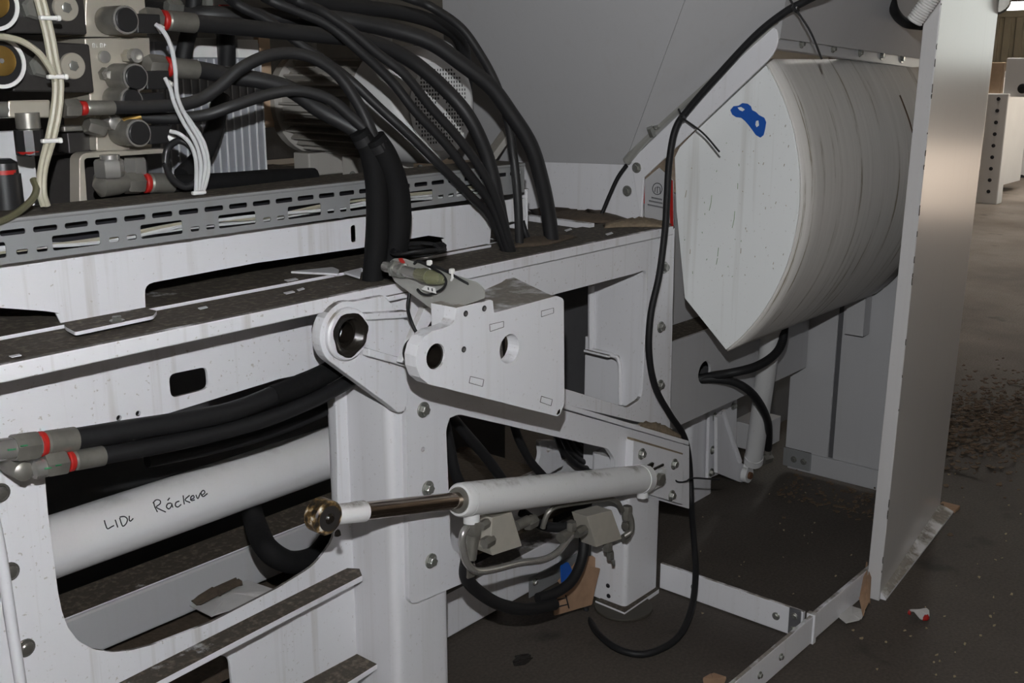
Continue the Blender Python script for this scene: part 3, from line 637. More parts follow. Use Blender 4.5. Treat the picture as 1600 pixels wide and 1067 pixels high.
# ================================================================ LEVER ARM (in front of the post)
Yl = 1.185
LV = thing('lever_arm', 'white steel lever plate with two holes pinned in front of the post', 'lever', PY(770, 650, 1.28))
o_ = YS([(669, 600), (657, 590), (651, 574), (650, 557), (654, 540), (663, 526), (676, 517), (692, 513), (705, 508), (711, 500), (713, 481), (766, 468), (770, 470), (772, 489), (870, 462), (881, 467), (882, 631), (873, 651)], Yl)
o_ = rnd(o_, [0, .0, 0, 0, 0, 0, 0, 0, .004, .004, .0, .003, .0, .003, .006, .008, .0, .006])
k0, k1 = PY(681, 557, Yl), PY(796, 545, Yl)
plate('front_plate', o_, (0, .026, 0), 'white_clean', LV, [circ(k0, .0215, n=28), circ(k1, .026, n=28)], bevel=.002)
for p in ((725, 546), (728, 490), (757, 482)): lathe('tapped_hole', PY(*p, Yl-.0006), (0, 1, 0), [(0, .0052), (.004, .0052)], 'ink', LV, sides=14); lathe('hole_rim', PY(p[0]+.6, p[1]+.6, Yl-.0009), (0, 1, 0), [(0, .0030), (.002, .0030)], 'steel', LV, sides=12)
# printed little frames on the plate
def frame_mark(px):
    P = YS(px, Yl-.0006); return [[P[i], P[(i+1) % 4]] for i in range(4)]
mk = []
for px in ([(846, 486), (865, 481), (865, 489), (846, 495)], [(765, 507), (787, 502), (787, 511), (766, 518)], [(735, 588), (756, 593), (754, 604), (733, 598)], [(846, 619), (863, 624), (861, 634), (844, 628)]): mk += frame_mark(px)
strokes('frame_marks', mk, .00045, 'ink', LV)
lathe('bushing', k0+V((0, .004, 0)), (0, 1, 0), [(0, .0212), (0, .0180), (.05, .0180), (.05, .0212), (0, .0212)], 'grease', LV, sides=28, cap=False)
lathe('bore_end', k0+V((0, .053, 0)), (0, 1, 0), [(0, .0212), (.002, .0212)], 'ink', LV)  # black disc stands in for the darkness down the bore
zt = PY(773, 489, Yl).z
tp = ZS([(773, 489), (868, 463.5), (853, 457), (803, 433), (790, 436), (783, 441), (726, 466)], zt)
plate('top_plate', tp, (0, 0, -.014), 'white_clean', LV)
plate('back_plate', [V((1.33, 1.34, zt-.012)), V((1.47, 1.34, zt-.012)), V((1.44, 1.34, zt-.15)), V((1.27, 1.34, zt-.10))], (0, .014, 0), 'white_clean', LV)
hull('tab_block', [V((PY(714, 490, Yl).x, Yl+.003, zt-.02)), V((PY(770, 480, Yl).x, Yl+.003, zt-.02)), V((PY(770, 480, Yl).x, Yl+.06, zt-.02)), V((PY(714, 490, Yl).x, Yl+.06, zt-.02))]+[V((PY(714, 490, Yl).x, Yl+.003, PY(714, 481, Yl).z)), V((PY(770, 470, Yl).x, Yl+.003, PY(768, 469, Yl).z)), V((PY(770, 470, Yl).x, Yl+.06, PY(768, 469, Yl).z)), V((PY(714, 490, Yl).x, Yl+.06, PY(714, 481, Yl).z))], 'white_clean', LV)
box('bottom_plate', (1.27, Yl+.02, .745), (1.52, 1.35, .757), 'white_clean', LV) if False else None
lump('rust_spot', [PY(869, 650, Yl-.001)+V((dx, 0, dz)) for dx, dz in ((0, 0), (.012, .003), (.012, .012), (.004, .008))], 'rust', LV, .002, 6)
# sensor bracket and sensor
xb = 1.272
SB = thing('sensor_bracket', 'galvanised sheet bracket with rounded tip standing on the lever', 'bracket', PX(725, 490, xb))
plate('sheet', rnd(XS([(608, 424), (607, 410), (614, 404), (628, 403), (745, 441), (757, 453), (756, 466), (715, 481), (695, 499), (616, 440)], xb), [.006, .006, .006, .01, .01, .006, 0, 0, .0, .006]), (.003, 0, 0), 'galvanised_clean', SB)
plate('red_mark', XS([(622, 404), (628, 403), (633, 410), (628, 414)], xb-.0008), (.0005, 0, 0), 'red', SB, bevel=0)
SN = thing('proximity_sensor', 'small steel proximity sensor with clear yellowish plug on the bracket', 'sensor', PX(650, 440, xb-.02))
s0, s1 = PX(601, 416, xb-.012), PX(702, 440, xb-.012); ax = (s1-s0).normalized(); LL = (s1-s0).length
lathe('body', s0, ax, [(0, .009), (.003, .0095), (.09*LL/.14, .0095)], 'steel', SN)
nut('nut', s0+ax*LL*.14, ax, .008, .0155, 'zinc', SN); nut('nut', s0+ax*LL*.27, ax, .006, .014, 'zinc', SN)
lathe('plug', s0+ax*LL*.42, ax, [(0, .008), (.012, .0085), (.016, .0105), (.022, .0105), (.03, .013), (.05, .0125), (.072, .008), (.078, .005)], 'clear_plastic', SN)
lathe('plug_core', s0+ax*LL*.66, ax, [(0, .004), (.004, .008), (.02, .008), (.028, .003)], 'yellow_green', SN)
tube('sensor_cable', [PX(652, 452, xb-.014), PX(660, 459, xb-.014), PX(672, 460, xb-.014), PX(690, 452, xb-.014), PX(697, 440, xb-.013), PX(690, 428, xb-.008), PX(672, 417, xb-.008), PX(655, 408, xb-.006), PX(647, 412, xb-.006)], .0022, 'rubber', SN, n=5, sides=8)
tube('sensor_cable', [PX(652, 408, xb-.005), PX(690, 420, xb-.005), PX(725, 440, xb-.003), PX(740, 447, xb+.01)], .0022, 'rubber', SN, n=5, sides=8)
hull('marker_tag', [*XS([(658, 452), (682, 459)], xb-.02), *XS([(682, 459), (658, 452)], xb-.018), *XS([(665, 446), (680, 450)], xb-.02), *XS([(680, 450), (665, 446)], xb-.018)], 'white_tie', SN, bevel=0)
strokes('marker_digits', [XS([(669, 449), (669.5, 453)], xb-.021), XS([(675, 450.5), (675.5, 455)], xb-.021)], .0011, 'ink', SN)
for i, p in enumerate(((671, 411), (706, 424))):
    tie = thing('cable_tie', ('white cable tie on the sensor bracket nearest the clear plug' if i == 0 else 'white cable tie on the sensor bracket nearest its wide end'), 'cable tie', PX(p[0], p[1]+6, xb-.006))
    q = PX(*p, xb-.007); box('tie_head', q+V((-.004, -.004, -.004)), q+V((.004, .004, .005)), 'white_tie', tie)
    tube('tie_band', [q, PX(p[0]+1, p[1]+9, xb-.007), PX(p[0]-1, p[1]+14, xb-.006)], .0022, 'white_tie', tie, n=3, sides=6)
tube_ = tube('sensor_lead', [PY(640, 458, 1.33), PY(637, 480, 1.33), PY(642, 500, 1.33), PY(650, 518, 1.32), PY(662, 534, 1.30)], .003, 'rubber')
tag(tube_, 'thin black lead hanging behind the sensor bracket onto the lever', 'cable')
tube_ = tube('sensor_lead', [PY(684, 489, 1.30), PY(676, 503, 1.30), PY(668, 516, 1.28)], .003, 'rubber'); tag(tube_, 'short black lead end under the galvanised bracket', 'cable')

# ================================================================ HYDRAULIC RAM in front of the frame
RM = thing('hydraulic_ram', 'white hydraulic ram with chrome rod, its greasy eye hanging free', 'hydraulic cylinder', PY(760, 830, 1.31))
e0, e1 = PY(505, 806, 1.31), PY(1030, 745, 1.36)
ax = (e1-e0).normalized(); Lr = (e1-e0).length
def along(px): # parameter on the ram's axis for an image column
    lo, hi = 0, 1
    for _ in range(40):
        md = (lo+hi)/2; P = e0.lerp(e1, md)-CAM
        if CX+F*P.dot(RT)/P.dot(FW) < px: lo = md
        else: hi = md
    return lo*Lr
t_ = along(560)
lathe('rod', e0+ax*along(545), ax, [(0, .016), (along(745)-along(545), .016)], 'chrome', RM)
lathe('rod_socket', e0+ax*along(522), ax, [(0, .010), (.012, .017), (t_+.012-along(522), .0185), (t_+.014-along(522), .016)], 'cylinder_paint', RM)
ez = V((0, 1, 0))
lathe('rod_eye', e0-ez*.016, ez, [(0, .026), (.003, .029), (.029, .029), (.032, .026)], 'crusted', RM, sides=28)
lathe('eye_ring', e0-ez*.0175, ez, [(0, .0215), (.006, .0215), (.006, .019), (.001, .017)], 'black_cast', RM)
lathe('eye_pin', e0-ez*.021, ez, [(0, .006), (.004, .010), (.01, .011)], 'grease', RM, sides=16)
lump('grease_drip', [e0+V((.012, -.02, -.033))+V((dx, dy, 0)) for dx, dy in ((-.006, -.004), (.006, -.004), (.006, .004), (-.006, .004))], 'brass' if False else 'grease', RM, .012, 8)
b0, b1 = along(716), along(1008)
lathe('barrel', e0+ax*b0, ax, [(0, .022), (.001, .030), (.006, .033), (.022, .033), (.0221, .0335), (b1-b0-.03, .0335), (b1-b0-.029, .035), (b1-b0-.004, .035), (b1-b0, .028)], 'cylinder_paint', RM, sides=36)
lathe('wiper_ring', e0+ax*(b0-.004), ax, [(0, .018), (0, .024), (.008, .027)], 'dull_steel', RM)
q = e0+ax*(b0+.035); lathe('port', q+V((0, -.004, -.022)), (-.1, -.1, -1), [(0, .016), (.025, .016)], 'cylinder_paint', RM)
q = e0+ax*(b1-.018); lathe('port', q+V((0, -.004, -.022)), (-.1, -.1, -1), [(0, .014), (.024, .014)], 'cylinder_paint', RM)
hull('base_clevis', [e1+V(v) for v in ((-.04, -.012, -.02), (.02, -.008, -.02), (.02, .012, -.02), (-.04, .012, -.02), (-.04, -.012, .018), (.02, -.008, .02), (.02, .012, .02), (-.04, .012, .018))], 'cylinder_paint', RM)
nut('pin_nut', PY(1029, 748, 1.345), YM, .012, .017, 'dull_steel', RM)
tube('split_pin', YS([(1012, 728), (1020, 724), (1016, 735), (1028, 730), (1036, 726)], 1.35), .0035, 'grease', RM, n=4, sides=6)
t2 = tube('loose_wire', [PY(1052, 748, 1.38), PY(1060, 753, 1.375), PY(1072, 752, 1.38), PY(1082, 747, 1.385), PY(1105, 748, 1.39), PY(1124, 749, 1.395)], .0024, 'ink'); tag(t2, 'thin black wire end poking from the ram mounting plate', 'wire')

# ================================================================ LARGE CYLINDER behind the opening
BC = thing('press_cylinder', 'thick white press cylinder lying inside the side opening with handwriting', 'hydraulic cylinder', (1.1, 1.8, .447))
c0, RC = V((0, 1.80, .5036)), .0565
lathe('barrel', V((.5, c0.y, c0.z)), (1, 0, 0), [(0, .05), (.002, RC), (1.1, RC), (1.102, .05)], 'tube_white', BC, sides=48)
def on_cyl(x, y):
    d = ray(x, y); A = d.y**2+d.z**2; dy, dz = -c0.y, H-c0.z; B = 2*(d.y*dy+d.z*dz); C_ = dy*dy+dz*dz-RC**2
    return CAM+d*((-B-math.sqrt(max(B*B-4*A*C_, 0)))/(2*A))
HW = [ # L I D L   R a c k e v e
 [(163, 813), (165, 820), (168, 826), (174, 823), (178, 821)], [(180, 812), (182, 818), (184, 824)],
 [(187, 809), (189, 816), (192, 822), (197, 818), (199, 811), (194, 807), (187, 808)], [(197, 801), (198, 808), (201, 815)] if False else [(202, 806), (202, 812), (204, 814), (208, 810)],
 [(240, 785), (242, 792), (246, 800)], [(239, 786), (244, 781), (250, 782), (250, 787), (244, 792), (250, 796), (259, 800)],
 [(267, 786), (262, 787), (260, 792), (264, 795), (268, 790), (268, 786), (270, 793)], [(262, 782), (265, 778)],
 [(280, 783), (275, 785), (274, 790), (278, 792), (283, 788)],
 [(286, 774), (287, 782), (288, 788)], [(296, 774), (289, 781), (297, 785)],
 [(297, 781), (303, 778), (302, 774), (298, 777), (299, 782), (304, 781)],
 [(306, 773), (309, 779), (313, 770)], [(315, 774), (320, 770), (318, 766), (314, 770), (317, 776), (324, 771)]]
for w_ in (HW[:4], HW[4:]): strokes('handwriting', [spline([on_cyl(*p) for p in s], 3) for s in w_], .0013, 'ink', BC)

# ================================================================ REAR STRUT under the chute
SC = thing('lift_strut', 'slim white hydraulic strut standing below the curved chute', 'hydraulic cylinder', PY(1165, 752, 1.58))
s0, s1 = PY(1177, 722, 1.565), PY(1217, 440, 1.36); ax = (s1-s0).normalized()
lathe('barrel', s0, ax, [(0, .026), (.002, .031), (.03, .031), (.031, .029), ((s1-s0).length, .029)], 'cylinder_paint', SC)
q = PY(1166, 741, 1.585); lathe('eye', q-V((0, .012, 0)), (0, 1, 0), [(0, .026), (.02, .026)], 'cylinder_paint', SC); lathe('pin', q-V((.002, .02, 0)), (0, 1, 0), [(0, .012), (.03, .012)], 'rust', SC, sides=12)
hull('neck', [q+V(v) for v in ((-.014, -.008, 0), (.02, -.008, 0), (.02, .01, 0), (-.014, .01, 0), (0, -.008, .05), (.04, -.008, .05), (.04, .01, .05), (0, .01, .05))], 'cylinder_paint', SC)
q = PY(1196, 716, 1.56); nut('port_fitting', q+V((-.02, 0, 0)), (1, -.2, 0), .04, .017, 'dull_steel', SC); lathe('port_elbow', q+V((.01, 0, -.005)), (0, 0, 1), [(0, .015), (.03, .015), (.031, .012), (.05, .012)], 'dull_steel', SC)

# ================================================================ POWER UNIT BASE
PB = thing('power_unit_base', 'white sheet base with cut-outs carrying motor and valves', 'base', (1.2, 1.6, .965))
Yb = 1.54
bo = YS([(-60, 418), (300, 370), (600, 335), (822, 309), (822, 344), (768, 351), (765, 387), (701, 397)], Yb) + rnd(YS([(697, 372), (670, 368), (560, 388), (400, 411), (226, 444), (228, 488)], Yb), [.012, 0, 0, 0, .016, 0], 4) + YS([(100, 514)], Yb) + rnd(YS([(97, 490), (70, 486), (0, 481), (-60, 478)], Yb), [.01, 0, 0, 0]) 
plate('front_sheet', bo, (0, .003, 0), 'white_paint', PB, [rnd(YS([(548, 353), (556, 351), (557, 377), (549, 379)], Yb), .005)], bevel=.0005)
zb = PY(420, 353, 1.54).z
plate('top_sheet', [V((.5, Yb, zb)), V((1.86, Yb, zb)), V((1.86, 2.45, zb)), V((.5, 2.45, zb))], (0, 0, .004), 'deck_paint', PB)
box('end_sheet', (1.853, Yb, .985), (1.859, 2.4, zb), 'white_clean', PB)
plate('foot_tab', rnd(ZS([(103, 517), (118, 525), (240, 499), (246, 491), (228, 487), (100, 512)], .972), .006), (0, 0, .006), 'deck_paint', PB)
bolt(PZ(183, 502, .978), (0, 0, 1), .011, PB)
for x, y, w_ in ((455, 437, 11), (452, 457, 9), (317, 481, 8), (24, 556, 10), (862, 369, 5), (888, 359, 6), (470, 452, 6), (952, 365, 6)): plate('paint_chip', ZS([(x-w_, y+1), (x+w_*.6, y-2), (x+w_, y), (x-w_*.5, y+3)], .9715), (0, 0, .0012), 'white_bare', FR, bevel=0)

# ================================================================ CABLE TRAY
CT = thing('cable_tray', 'galvanised perforated cable tray along the front of the base', 'cable tray', (1.2, 1.51, 1.08))
x0, x1, z0, z1, Yt = .52, 1.803, 1.078, 1.136, 1.505
hl = []
for k in range(27):
    xa = .6275+.0470*k
    if xa+.037 < x1-.01: hl.append(slot(xa, xa+.036, 1.1155, 1.1235, Yt))
for k in range(9):
    xa = .607+.1405*k
    if xa+.075 < x1-.01: hl.append(slot(xa, xa+.0735, 1.086, 1.1075, Yt, .004, 3))
    for d in (.0875, .1165):
        if xa+d+.02 < x1-.01: hl.append(slot(xa+d, xa+d+.0165, 1.087, 1.0945, Yt))
plate('front_face', [V((x0, Yt, z0)), V((x1, Yt, z0)), V((x1, Yt, z1)), V((x0, Yt, z1))], (0, .0016, 0), 'galvanised', CT, hl, bevel=0)
box('bottom', (x0, Yt, z0-.0016), (x1, Yt+.034, z0), 'galvanised', CT, bevel=0)
box('back_face', (x0, Yt+.034, z0), (x1, Yt+.0348, z1), 'ink', CT, bevel=0)  # black colour stands in for the shade inside the tray
tube('rolled_edge', [V((x0, Yt+.002, z1)), V((x1, Yt+.002, z1))], .004, 'galvanised', CT, n=2)
box('lid_lip', (x0, Yt+.003, z1+.001), (x1, Yt+.10, z1+.004), 'galvanised', CT, bevel=0)
rr = random.Random(5)
for k in range(5):
    y, z = Yt+.009+.005*k, 1.083+rr.uniform(0, .012)
    pts = [V((x0+.02+(x1-x0-.1)*i/8, y+rr.uniform(-.003, .003), z+rr.uniform(-.004, .008))) for i in range(9)]
    o = tube('tray_cable', pts, .0028+.0008*(k % 2), ('white_cable', 'beige_cable', 'white_cable', 'rubber')[k % 4], None, n=3, sides=6)
    tag(o, 'thin signal cable lying along inside the perforated tray', 'cable', 'signal cables inside the perforated tray')

# ================================================================ MOTOR (axis across the press, fan end towards us)
MO = thing('electric_motor', 'grey electric motor with dusty ribbed body and perforated fan cover', 'motor', (1.80, 1.95, zb))
mc = PY(688, 166, 1.75); RM_ = .130
lathe('fan_cover', mc, (0, 1, 0), [(0, .098), (.004, .112), (.014, .124), (.03, RM_), (.155, RM_+.003), (.156, .10)], 'motor_cover', MO, sides=48)
# grille: square holes in a round disc
hs = []
for i in range(-10, 11):
    for j in range(-10, 11):
        x, z = i*.0088, j*.0088
        if .018 < math.hypot(x, z) < .088: hs.append([V((mc.x+x-.0026, mc.y-.003, mc.z+z-.0026)), V((mc.x+x+.0026, mc.y-.003, mc.z+z-.0026)), V((mc.x+x+.0026, mc.y-.003, mc.z+z+.0026)), V((mc.x+x-.0026, mc.y-.003, mc.z+z+.0026))])
plate('grille', circ(mc+V((0, -.003, 0)), .099, n=40), (0, .002, 0), 'motor_cover', MO, hs, bevel=0)
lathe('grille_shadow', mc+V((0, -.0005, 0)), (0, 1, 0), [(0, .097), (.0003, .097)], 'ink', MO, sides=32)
lathe('stator', mc+V((0, .15, 0)), (0, 1, 0), [(0, .10), (.001, .108), (.30, .108), (.301, .09)], 'dusty_grey', MO, sides=40)
finm = None
for k in range(34):
    a = math.radians(k*360/34); d = V((math.cos(a), 0, math.sin(a))); s = V((-math.sin(a), 0, math.cos(a)))*.0022
    p = mc+V((0, .17, 0)); q = p+V((0, .25, 0))
    hull('fin', [p+d*.105-s, q+d*.105-s, q+d*.105+s, p+d*.105+s, p+d*.126-s, q+d*.126-s, q+d*.126+s, p+d*.126+s], 'dusty_grey', MO, bevel=0)
lathe('end_shield', mc+V((0, .43, 0)), (0, 1, 0), [(0, .12), (.004, .128), (.03, .128), (.05, .09), (.06, .05)], 'dusty_grey', MO, sides=36)
box('terminal_box', (mc.x-.07, mc.y+.2, mc.z+.10), (mc.x+.05, mc.y+.34, mc.z+.16), 'dusty_grey', MO, bevel=.006)
box('foot', (mc.x-.09, mc.y+.18, zb+.004), (mc.x+.09, mc.y+.24, mc.z-.118), 'dusty_grey', MO, bevel=.004)
box('foot', (mc.x-.09, mc.y+.36, zb+.004), (mc.x+.09, mc.y+.42, mc.z-.118), 'dusty_grey', MO, bevel=.004)
for d in (-.11, .11): bolt((mc.x+d, mc.y+.18, zb+.02), YM, .01, MO)
lathe('lifting_screw', mc+V((-.11, .16, -.07)), YM, [(0, .012), (.012, .012), (.013, .006), (.02, .006)], 'zinc', MO)
o = thing('angle_brace', 'dusty angle-iron brace leaning behind the motor', 'brace', PY(775, 270, 1.85))
a, b_ = PY(755, 262, 1.85), PY(800, 200, 1.85)
hull('leg', [a, a+V((.03, 0, 0)), a+V((.03, .03, 0)), a+V((0, .03, 0)), b_, b_+V((.03, 0, 0)), b_+V((.03, .03, 0)), b_+V((0, .03, 0))], 'dusty_grey', o)

o = box('dark_backdrop', (.75, 2.55, zb+.005), (2.9, 2.75, 2.2), 'black_cast'); tag(o, 'dark cabinet added for the gloom behind motor and cooler', 'backdrop')  # black box added behind the motor to stand in for deep shade
# ================================================================ OIL COOLER (upright ribs)
OC = thing('oil_cooler', 'ribbed aluminium oil cooler standing behind the valves', 'cooler', (1.25, 1.85, zb))
yc = 1.84; xa, xb_ = PY(252, 200, yc).x, PY(414, 200, yc).x
box('core', (xa, yc+.004, zb+.003), (xb_, yc+.12, PY(350, 66, yc).z), 'aluminium', OC)
n = 13
for k in range(n+1):
    x = xa+(xb_-xa)*k/n; box('rib', (x-.0012, yc+.001, zb+.004), (x+.0012, yc+.006, PY(350, 92, yc).z), 'bright_fin', OC, bevel=0)
box('header', (PY(298, 80, yc).x, yc-.004, PY(350, 90, yc).z), (PY(340, 80, yc).x, yc+.004, PY(350, 60, yc).z), 'white_tie', OC, bevel=.001); box('header', (PY(370, 80, yc).x, yc-.004, PY(385, 90, yc).z), (PY(402, 80, yc).x, yc+.004, PY(385, 62, yc).z), 'white_tie', OC, bevel=.001)
lathe('neck', PY(355, 106, yc-.02), (0, 0, 1), [(0, .017), (.06, .017), (.061, .019), (.068, .019)], 'black_plastic', OC)
o = box('wooden_block', (PY(406, 100, 2.2).x, 2.2, zb+.12), (PY(424, 100, 2.2).x, 2.22, PY(420, 40, 2.2).z), 'tan_board'); tag(o, 'pale wooden board behind the ribbed cooler', 'board')

# ================================================================ VALVES
VM = thing('valve_manifold', 'nickel-coloured hydraulic manifold block with solenoids', 'valve block', PY(190, 245, 1.66))
yv = 1.645
def blk(name, px, dep, mat, Y=yv): return plate(name, YS(px, Y), (0, dep, 0), mat, VM, bevel=.002)
blk('block', [(134, -10), (226, -10), (231, 58), (132, 58)], .10, 'nickel'); blk('block', [(132, 60), (234, 58), (239, 158), (141, 158)], .10, 'nickel'); blk('block', [(147, 158), (236, 158), (238, 238), (151, 236)], .10, 'nickel')
def solenoid(cx, cy, r=.0215, conn=True, l=.055):
    s = lathe('solenoid', PY(cx, cy, yv-.062), (0, 1, 0), [(0, r*.95), (.002, r), (l, r), (l+.004, r*.8), (.066, r*.7)], 'dull_steel', VM, sides=28)
    p = PY(cx, cy, yv-.064); lathe('rim', p, (0, 1, 0), [(0, r*.88), (0, r), (.003, r)], 'steel', s)
    lathe('cap', p-V((0, .004, 0)), (0, 1, 0), [(0, r*.78), (.001, r*.84), (.005, r*.86)], 'black_plastic', s)
    if conn:
        q = p+V((r*.9, .006, -.002)); box('connector', q+V((0, -.004, -.017)), q+V((.042, .02, .012)), 'black_plastic', s, bevel=.002)
        lathe('gland', q+V((.036, .002, -.006)), (.6, -.5, -.5), [(0, .007), (.012, .007), (.014, .004)], 'white_tie', s, sides=12)
solenoid(197, 31); solenoid(212, 121); solenoid(206, 156, .019); solenoid(217, 208)
for p, r in (((165, 89), .0095),): lathe('plug', PY(*p, yv-.008), (0, 1, 0), [(0, r*.7), (.001, r), (.01, r)], 'steel', VM)
nut('test_port', PY(197, 88, yv-.001), YM, .02, .011, 'nickel', VM); lathe('test_port', PY(208, 87, yv-.02), YM, [(0, .011), (.012, .011), (.013, .006), (.016, .006)], 'steel', VM)
nut('relief_screw', PY(162, 116, yv), YM, .012, .011, 'dull_steel', VM); lathe('relief_screw', PY(166, 117, yv-.012), YM, [(0, .006), (.012, .006), (.0121, .003)], 'steel', VM)
lathe('drain_plug', PY(183, 192, yv-.03), (0, 1, 0), [(0, .006), (.003, .012), (.03, .014)], 'steel', VM); lathe('brass_plug', PY(193, 191, yv-.035), (.9, -.3, .3), [(0, .007), (.028, .007)], 'brass', VM)
nut('hex_fitting', PY(135, 195, yv-.02), (1, 0, -.3), .03, .014, 'dull_steel', VM)
box('lower_body', PY(108, 240, yv+.02), PY(150, 205, yv+.02)+V((0, .06, 0)), 'black_cast', VM); box('step', PY(100, 206, yv), PY(130, 196, yv)+V((0, .04, 0)), 'dull_steel', VM)
strokes('stamped_letters', [YS(s, yv-.0008) for s in ([(157, 12), (157, 16), (160, 16), (160, 12), (157, 12)], [(162, 12), (162, 16), (165, 16), (165, 12)], [(167, 12), (171, 12)], [(169, 12), (169, 16)], [(145, 68), (148, 68), (148, 74), (145, 74), (145, 68)], [(151, 68), (151, 74), (154, 73)], [(157, 68), (160, 68), (160, 74), (157, 74), (157, 68)], [(163, 74), (163, 68), (166, 70), (163, 71)])], .0006, 'white_tie', VM)
# mounting frame of flat bar below
tube_ = thing('flat_bar_frame', 'bent flat bar frame below the valve manifold', 'bracket', PY(128, 318, 1.62))
fb = YS([(124, 318), (124, 246), (132, 239), (245, 233), (262, 232), (262, 239), (136, 247), (132, 250), (137, 318)], 1.62)
plate('bar', rnd(fb, [0, .006, .006, 0, 0, 0, .003, .003, 0]), (0, .03, 0), 'nickel', tube_)
def dvalve(dx, dy, label):
    Y = 1.62; t = thing('directional_valve', label, 'valve', PY(90+dx, 145+dy, Y))
    q = lambda pts: YS([(a+dx, b_+dy) for a, b_ in pts], Y)
    plate('body', q([(18, 60), (88, 66), (140, 69), (148, 145), (20, 143)]), (0, .09, 0), 'black_cast', t, bevel=.003)
    lathe('plug_disc', PY(115+dx, 103+dy, Y-.006), (0, 1, 0), [(0, .0185), (.001, .0195), (.006, .0195)], 'nickel', t, sides=32)
    nut('socket_head', PY(116+dx, 103+dy, Y-.0085), (0, 1, 0), .004, .008, 'zinc', t)
    lathe('hex_nut', PY(66+dx, 103+dy, Y-.015), (0, 1, 0), [(0, .014), (.004, .018), (.02, .018)], 'zinc', t, hexn=6)
    s = lathe('coil_ring', PY(2+dx, 98+dy, Y-.03), (0, 1, 0), [(.02, .0305), (0, .0305), (0, .036), (.05, .036)], 'white_tie', t, sides=36, cap=False)
    lathe('coil_core', PY(2+dx, 98+dy, Y-.028), (0, 1, 0), [(0, .031), (.02, .031)], 'black_plastic', s, sides=32)
    lathe('brass_cap', PY(3+dx, 95+dy, Y-.036), (0, 1, 0), [(0, .019), (.001, .021), (.01, .021)], 'brass', s, sides=28); nut('cap_screw', PY(3+dx, 95+dy, Y-.038), (0, 1, 0), .003, .004, 'steel', s)
dvalve(0, 0, 'black directional valve with brass cap, lower of the two'); dvalve(-11, -91, 'black directional valve with brass cap, upper one cut by the frame')
# tee with gauge and T-handle valve
TE = thing('tee_fitting', 'steel tee fitting with black knob ringed in red', 'fitting', PY(40, 240, 1.56))
y5 = 1.58
hull('tee_body', [*YS([(12, 184), (78, 184)], y5), *YS([(78, 184), (12, 184)], y5+.03), *YS([(12, 157), (78, 156)], y5), *YS([(78, 156), (12, 157)], y5+.03)], 'nickel', TE, bevel=.003)
lathe('tee_stub', PY(42, 176, y5-.004), (0, 0, -1), [(0, .017), (.022, .017), (.024, .014), (.032, .014)], 'dull_steel', TE)
lathe('knob', PY(44, 203, y5-.004), (0, 0, -1), [(0, .020), (.035, .020), (.036, .018)], 'black_plastic', TE, hexn=10)
lathe('knob_ring', PY(46, 236, y5-.006), (0, 0, -1), [(0, .018), (.004, .016), (.005, .005)], 'red', TE)
lathe('knob_screw', PY(46, 238, y5-.012), (0, -.5, -1), [(0, .005), (.004, .005), (.006, .002)], 'zinc', TE, sides=12)
lathe('side_stub', PY(0, 172, y5+.012), (-1, 0, 0), [(-.014, .012), (.06, .012)], 'zinc', TE)
o = thing('float_switch', 'black cap with a red ring at the left edge', 'cap', PY(5, 290, 1.6))
lathe('cap', PY(3, 248, 1.6), (0, 0, -1), [(0, .012), (.006, .02), (.022, .021)], 'black_plastic', o); lathe('ring', PY(4, 265, 1.6), (0, 0, -1), [(0, .0212), (.006, .0212)], 'red', o); lathe('body', PY(5, 272, 1.6), (0, 0, -1), [(0, .024), (.05, .024)], 'black_plastic', o)
o = box('tank_plate', (PY(-20, 300, 1.72).x, 1.72, zb+.005), (PY(50, 200, 1.72).x, 1.74, PY(20, 205, 1.72).z), 'white_cable'); tag(o, 'pale sheet plate behind the black knob at the left edge', 'plate')
o = box('black_tank', (PY(20, 300, 1.75).x, 1.75, zb+.005), (PY(235, 300, 1.75).x, 1.95, 1.20), 'black_cast'); tag(o, 'black oil tank standing behind the flat bar frame', 'tank')
# crumpled rags on the base
o = lump('rag', [PY(a, b_, 1.56) .lerp(PY(a, b_, 1.56), 0) for a, b_ in ((0, 330), (55, 322), (60, 318), (0, 318))] if False else [V((.66, 1.56, zb+.006)), V((.78, 1.56, zb+.006)), V((.80, 1.66, zb+.006)), V((.66, 1.66, zb+.006))], 'paper', None, .055, 9); tag(o, 'crumpled grey rag lying by the left edge on the base', 'rag')
o = lump('rag', [V((.87, 1.555, zb+.006)), V((.955, 1.555, zb+.006)), V((.96, 1.60, zb+.006)), V((.86, 1.60, zb+.006))], 'paper', None, .035, 11); tag(o, 'small crumpled rag stuffed under the elbow fitting', 'rag')

# ================================================================ HOSES
def P3(p, r=.01):
    q = PY(*p); return q if q.z > r else PZ(p[0], p[1], r)
def hose(label, pts, r, mat='dusty_rubber', cat='hose', name='hydraulic_hose', n=6, sides=12, group=None):
    o = tube(name, [P3(p, r) for p in pts], r, mat, None, n=n, sides=sides); tag(o, label, cat, group); return o
def ferrule(o, p, q, r, ring_at=None, nutl=.03, nutr=1.25):
    """crimped sleeve from p to q, red ring and union nut beyond p"""
    p, q = V(p), V(q); ax = (q-p).normalized()
    lathe('ferrule', p, ax, [(0, r*.95), (.003, r*1.12), ((q-p).length, r*1.12), ((q-p).length+.001, r)], 'dull_steel', o)
    lathe('colour_ring', p-ax*.009, ax, [(0, r*1.0), (.002, r*1.12), (.007, r*1.12), (.009, r)], 'red', o)
    nut('union_nut', p-ax*(.012+nutl), ax, nutl, r*nutr, 'dull_steel', o)
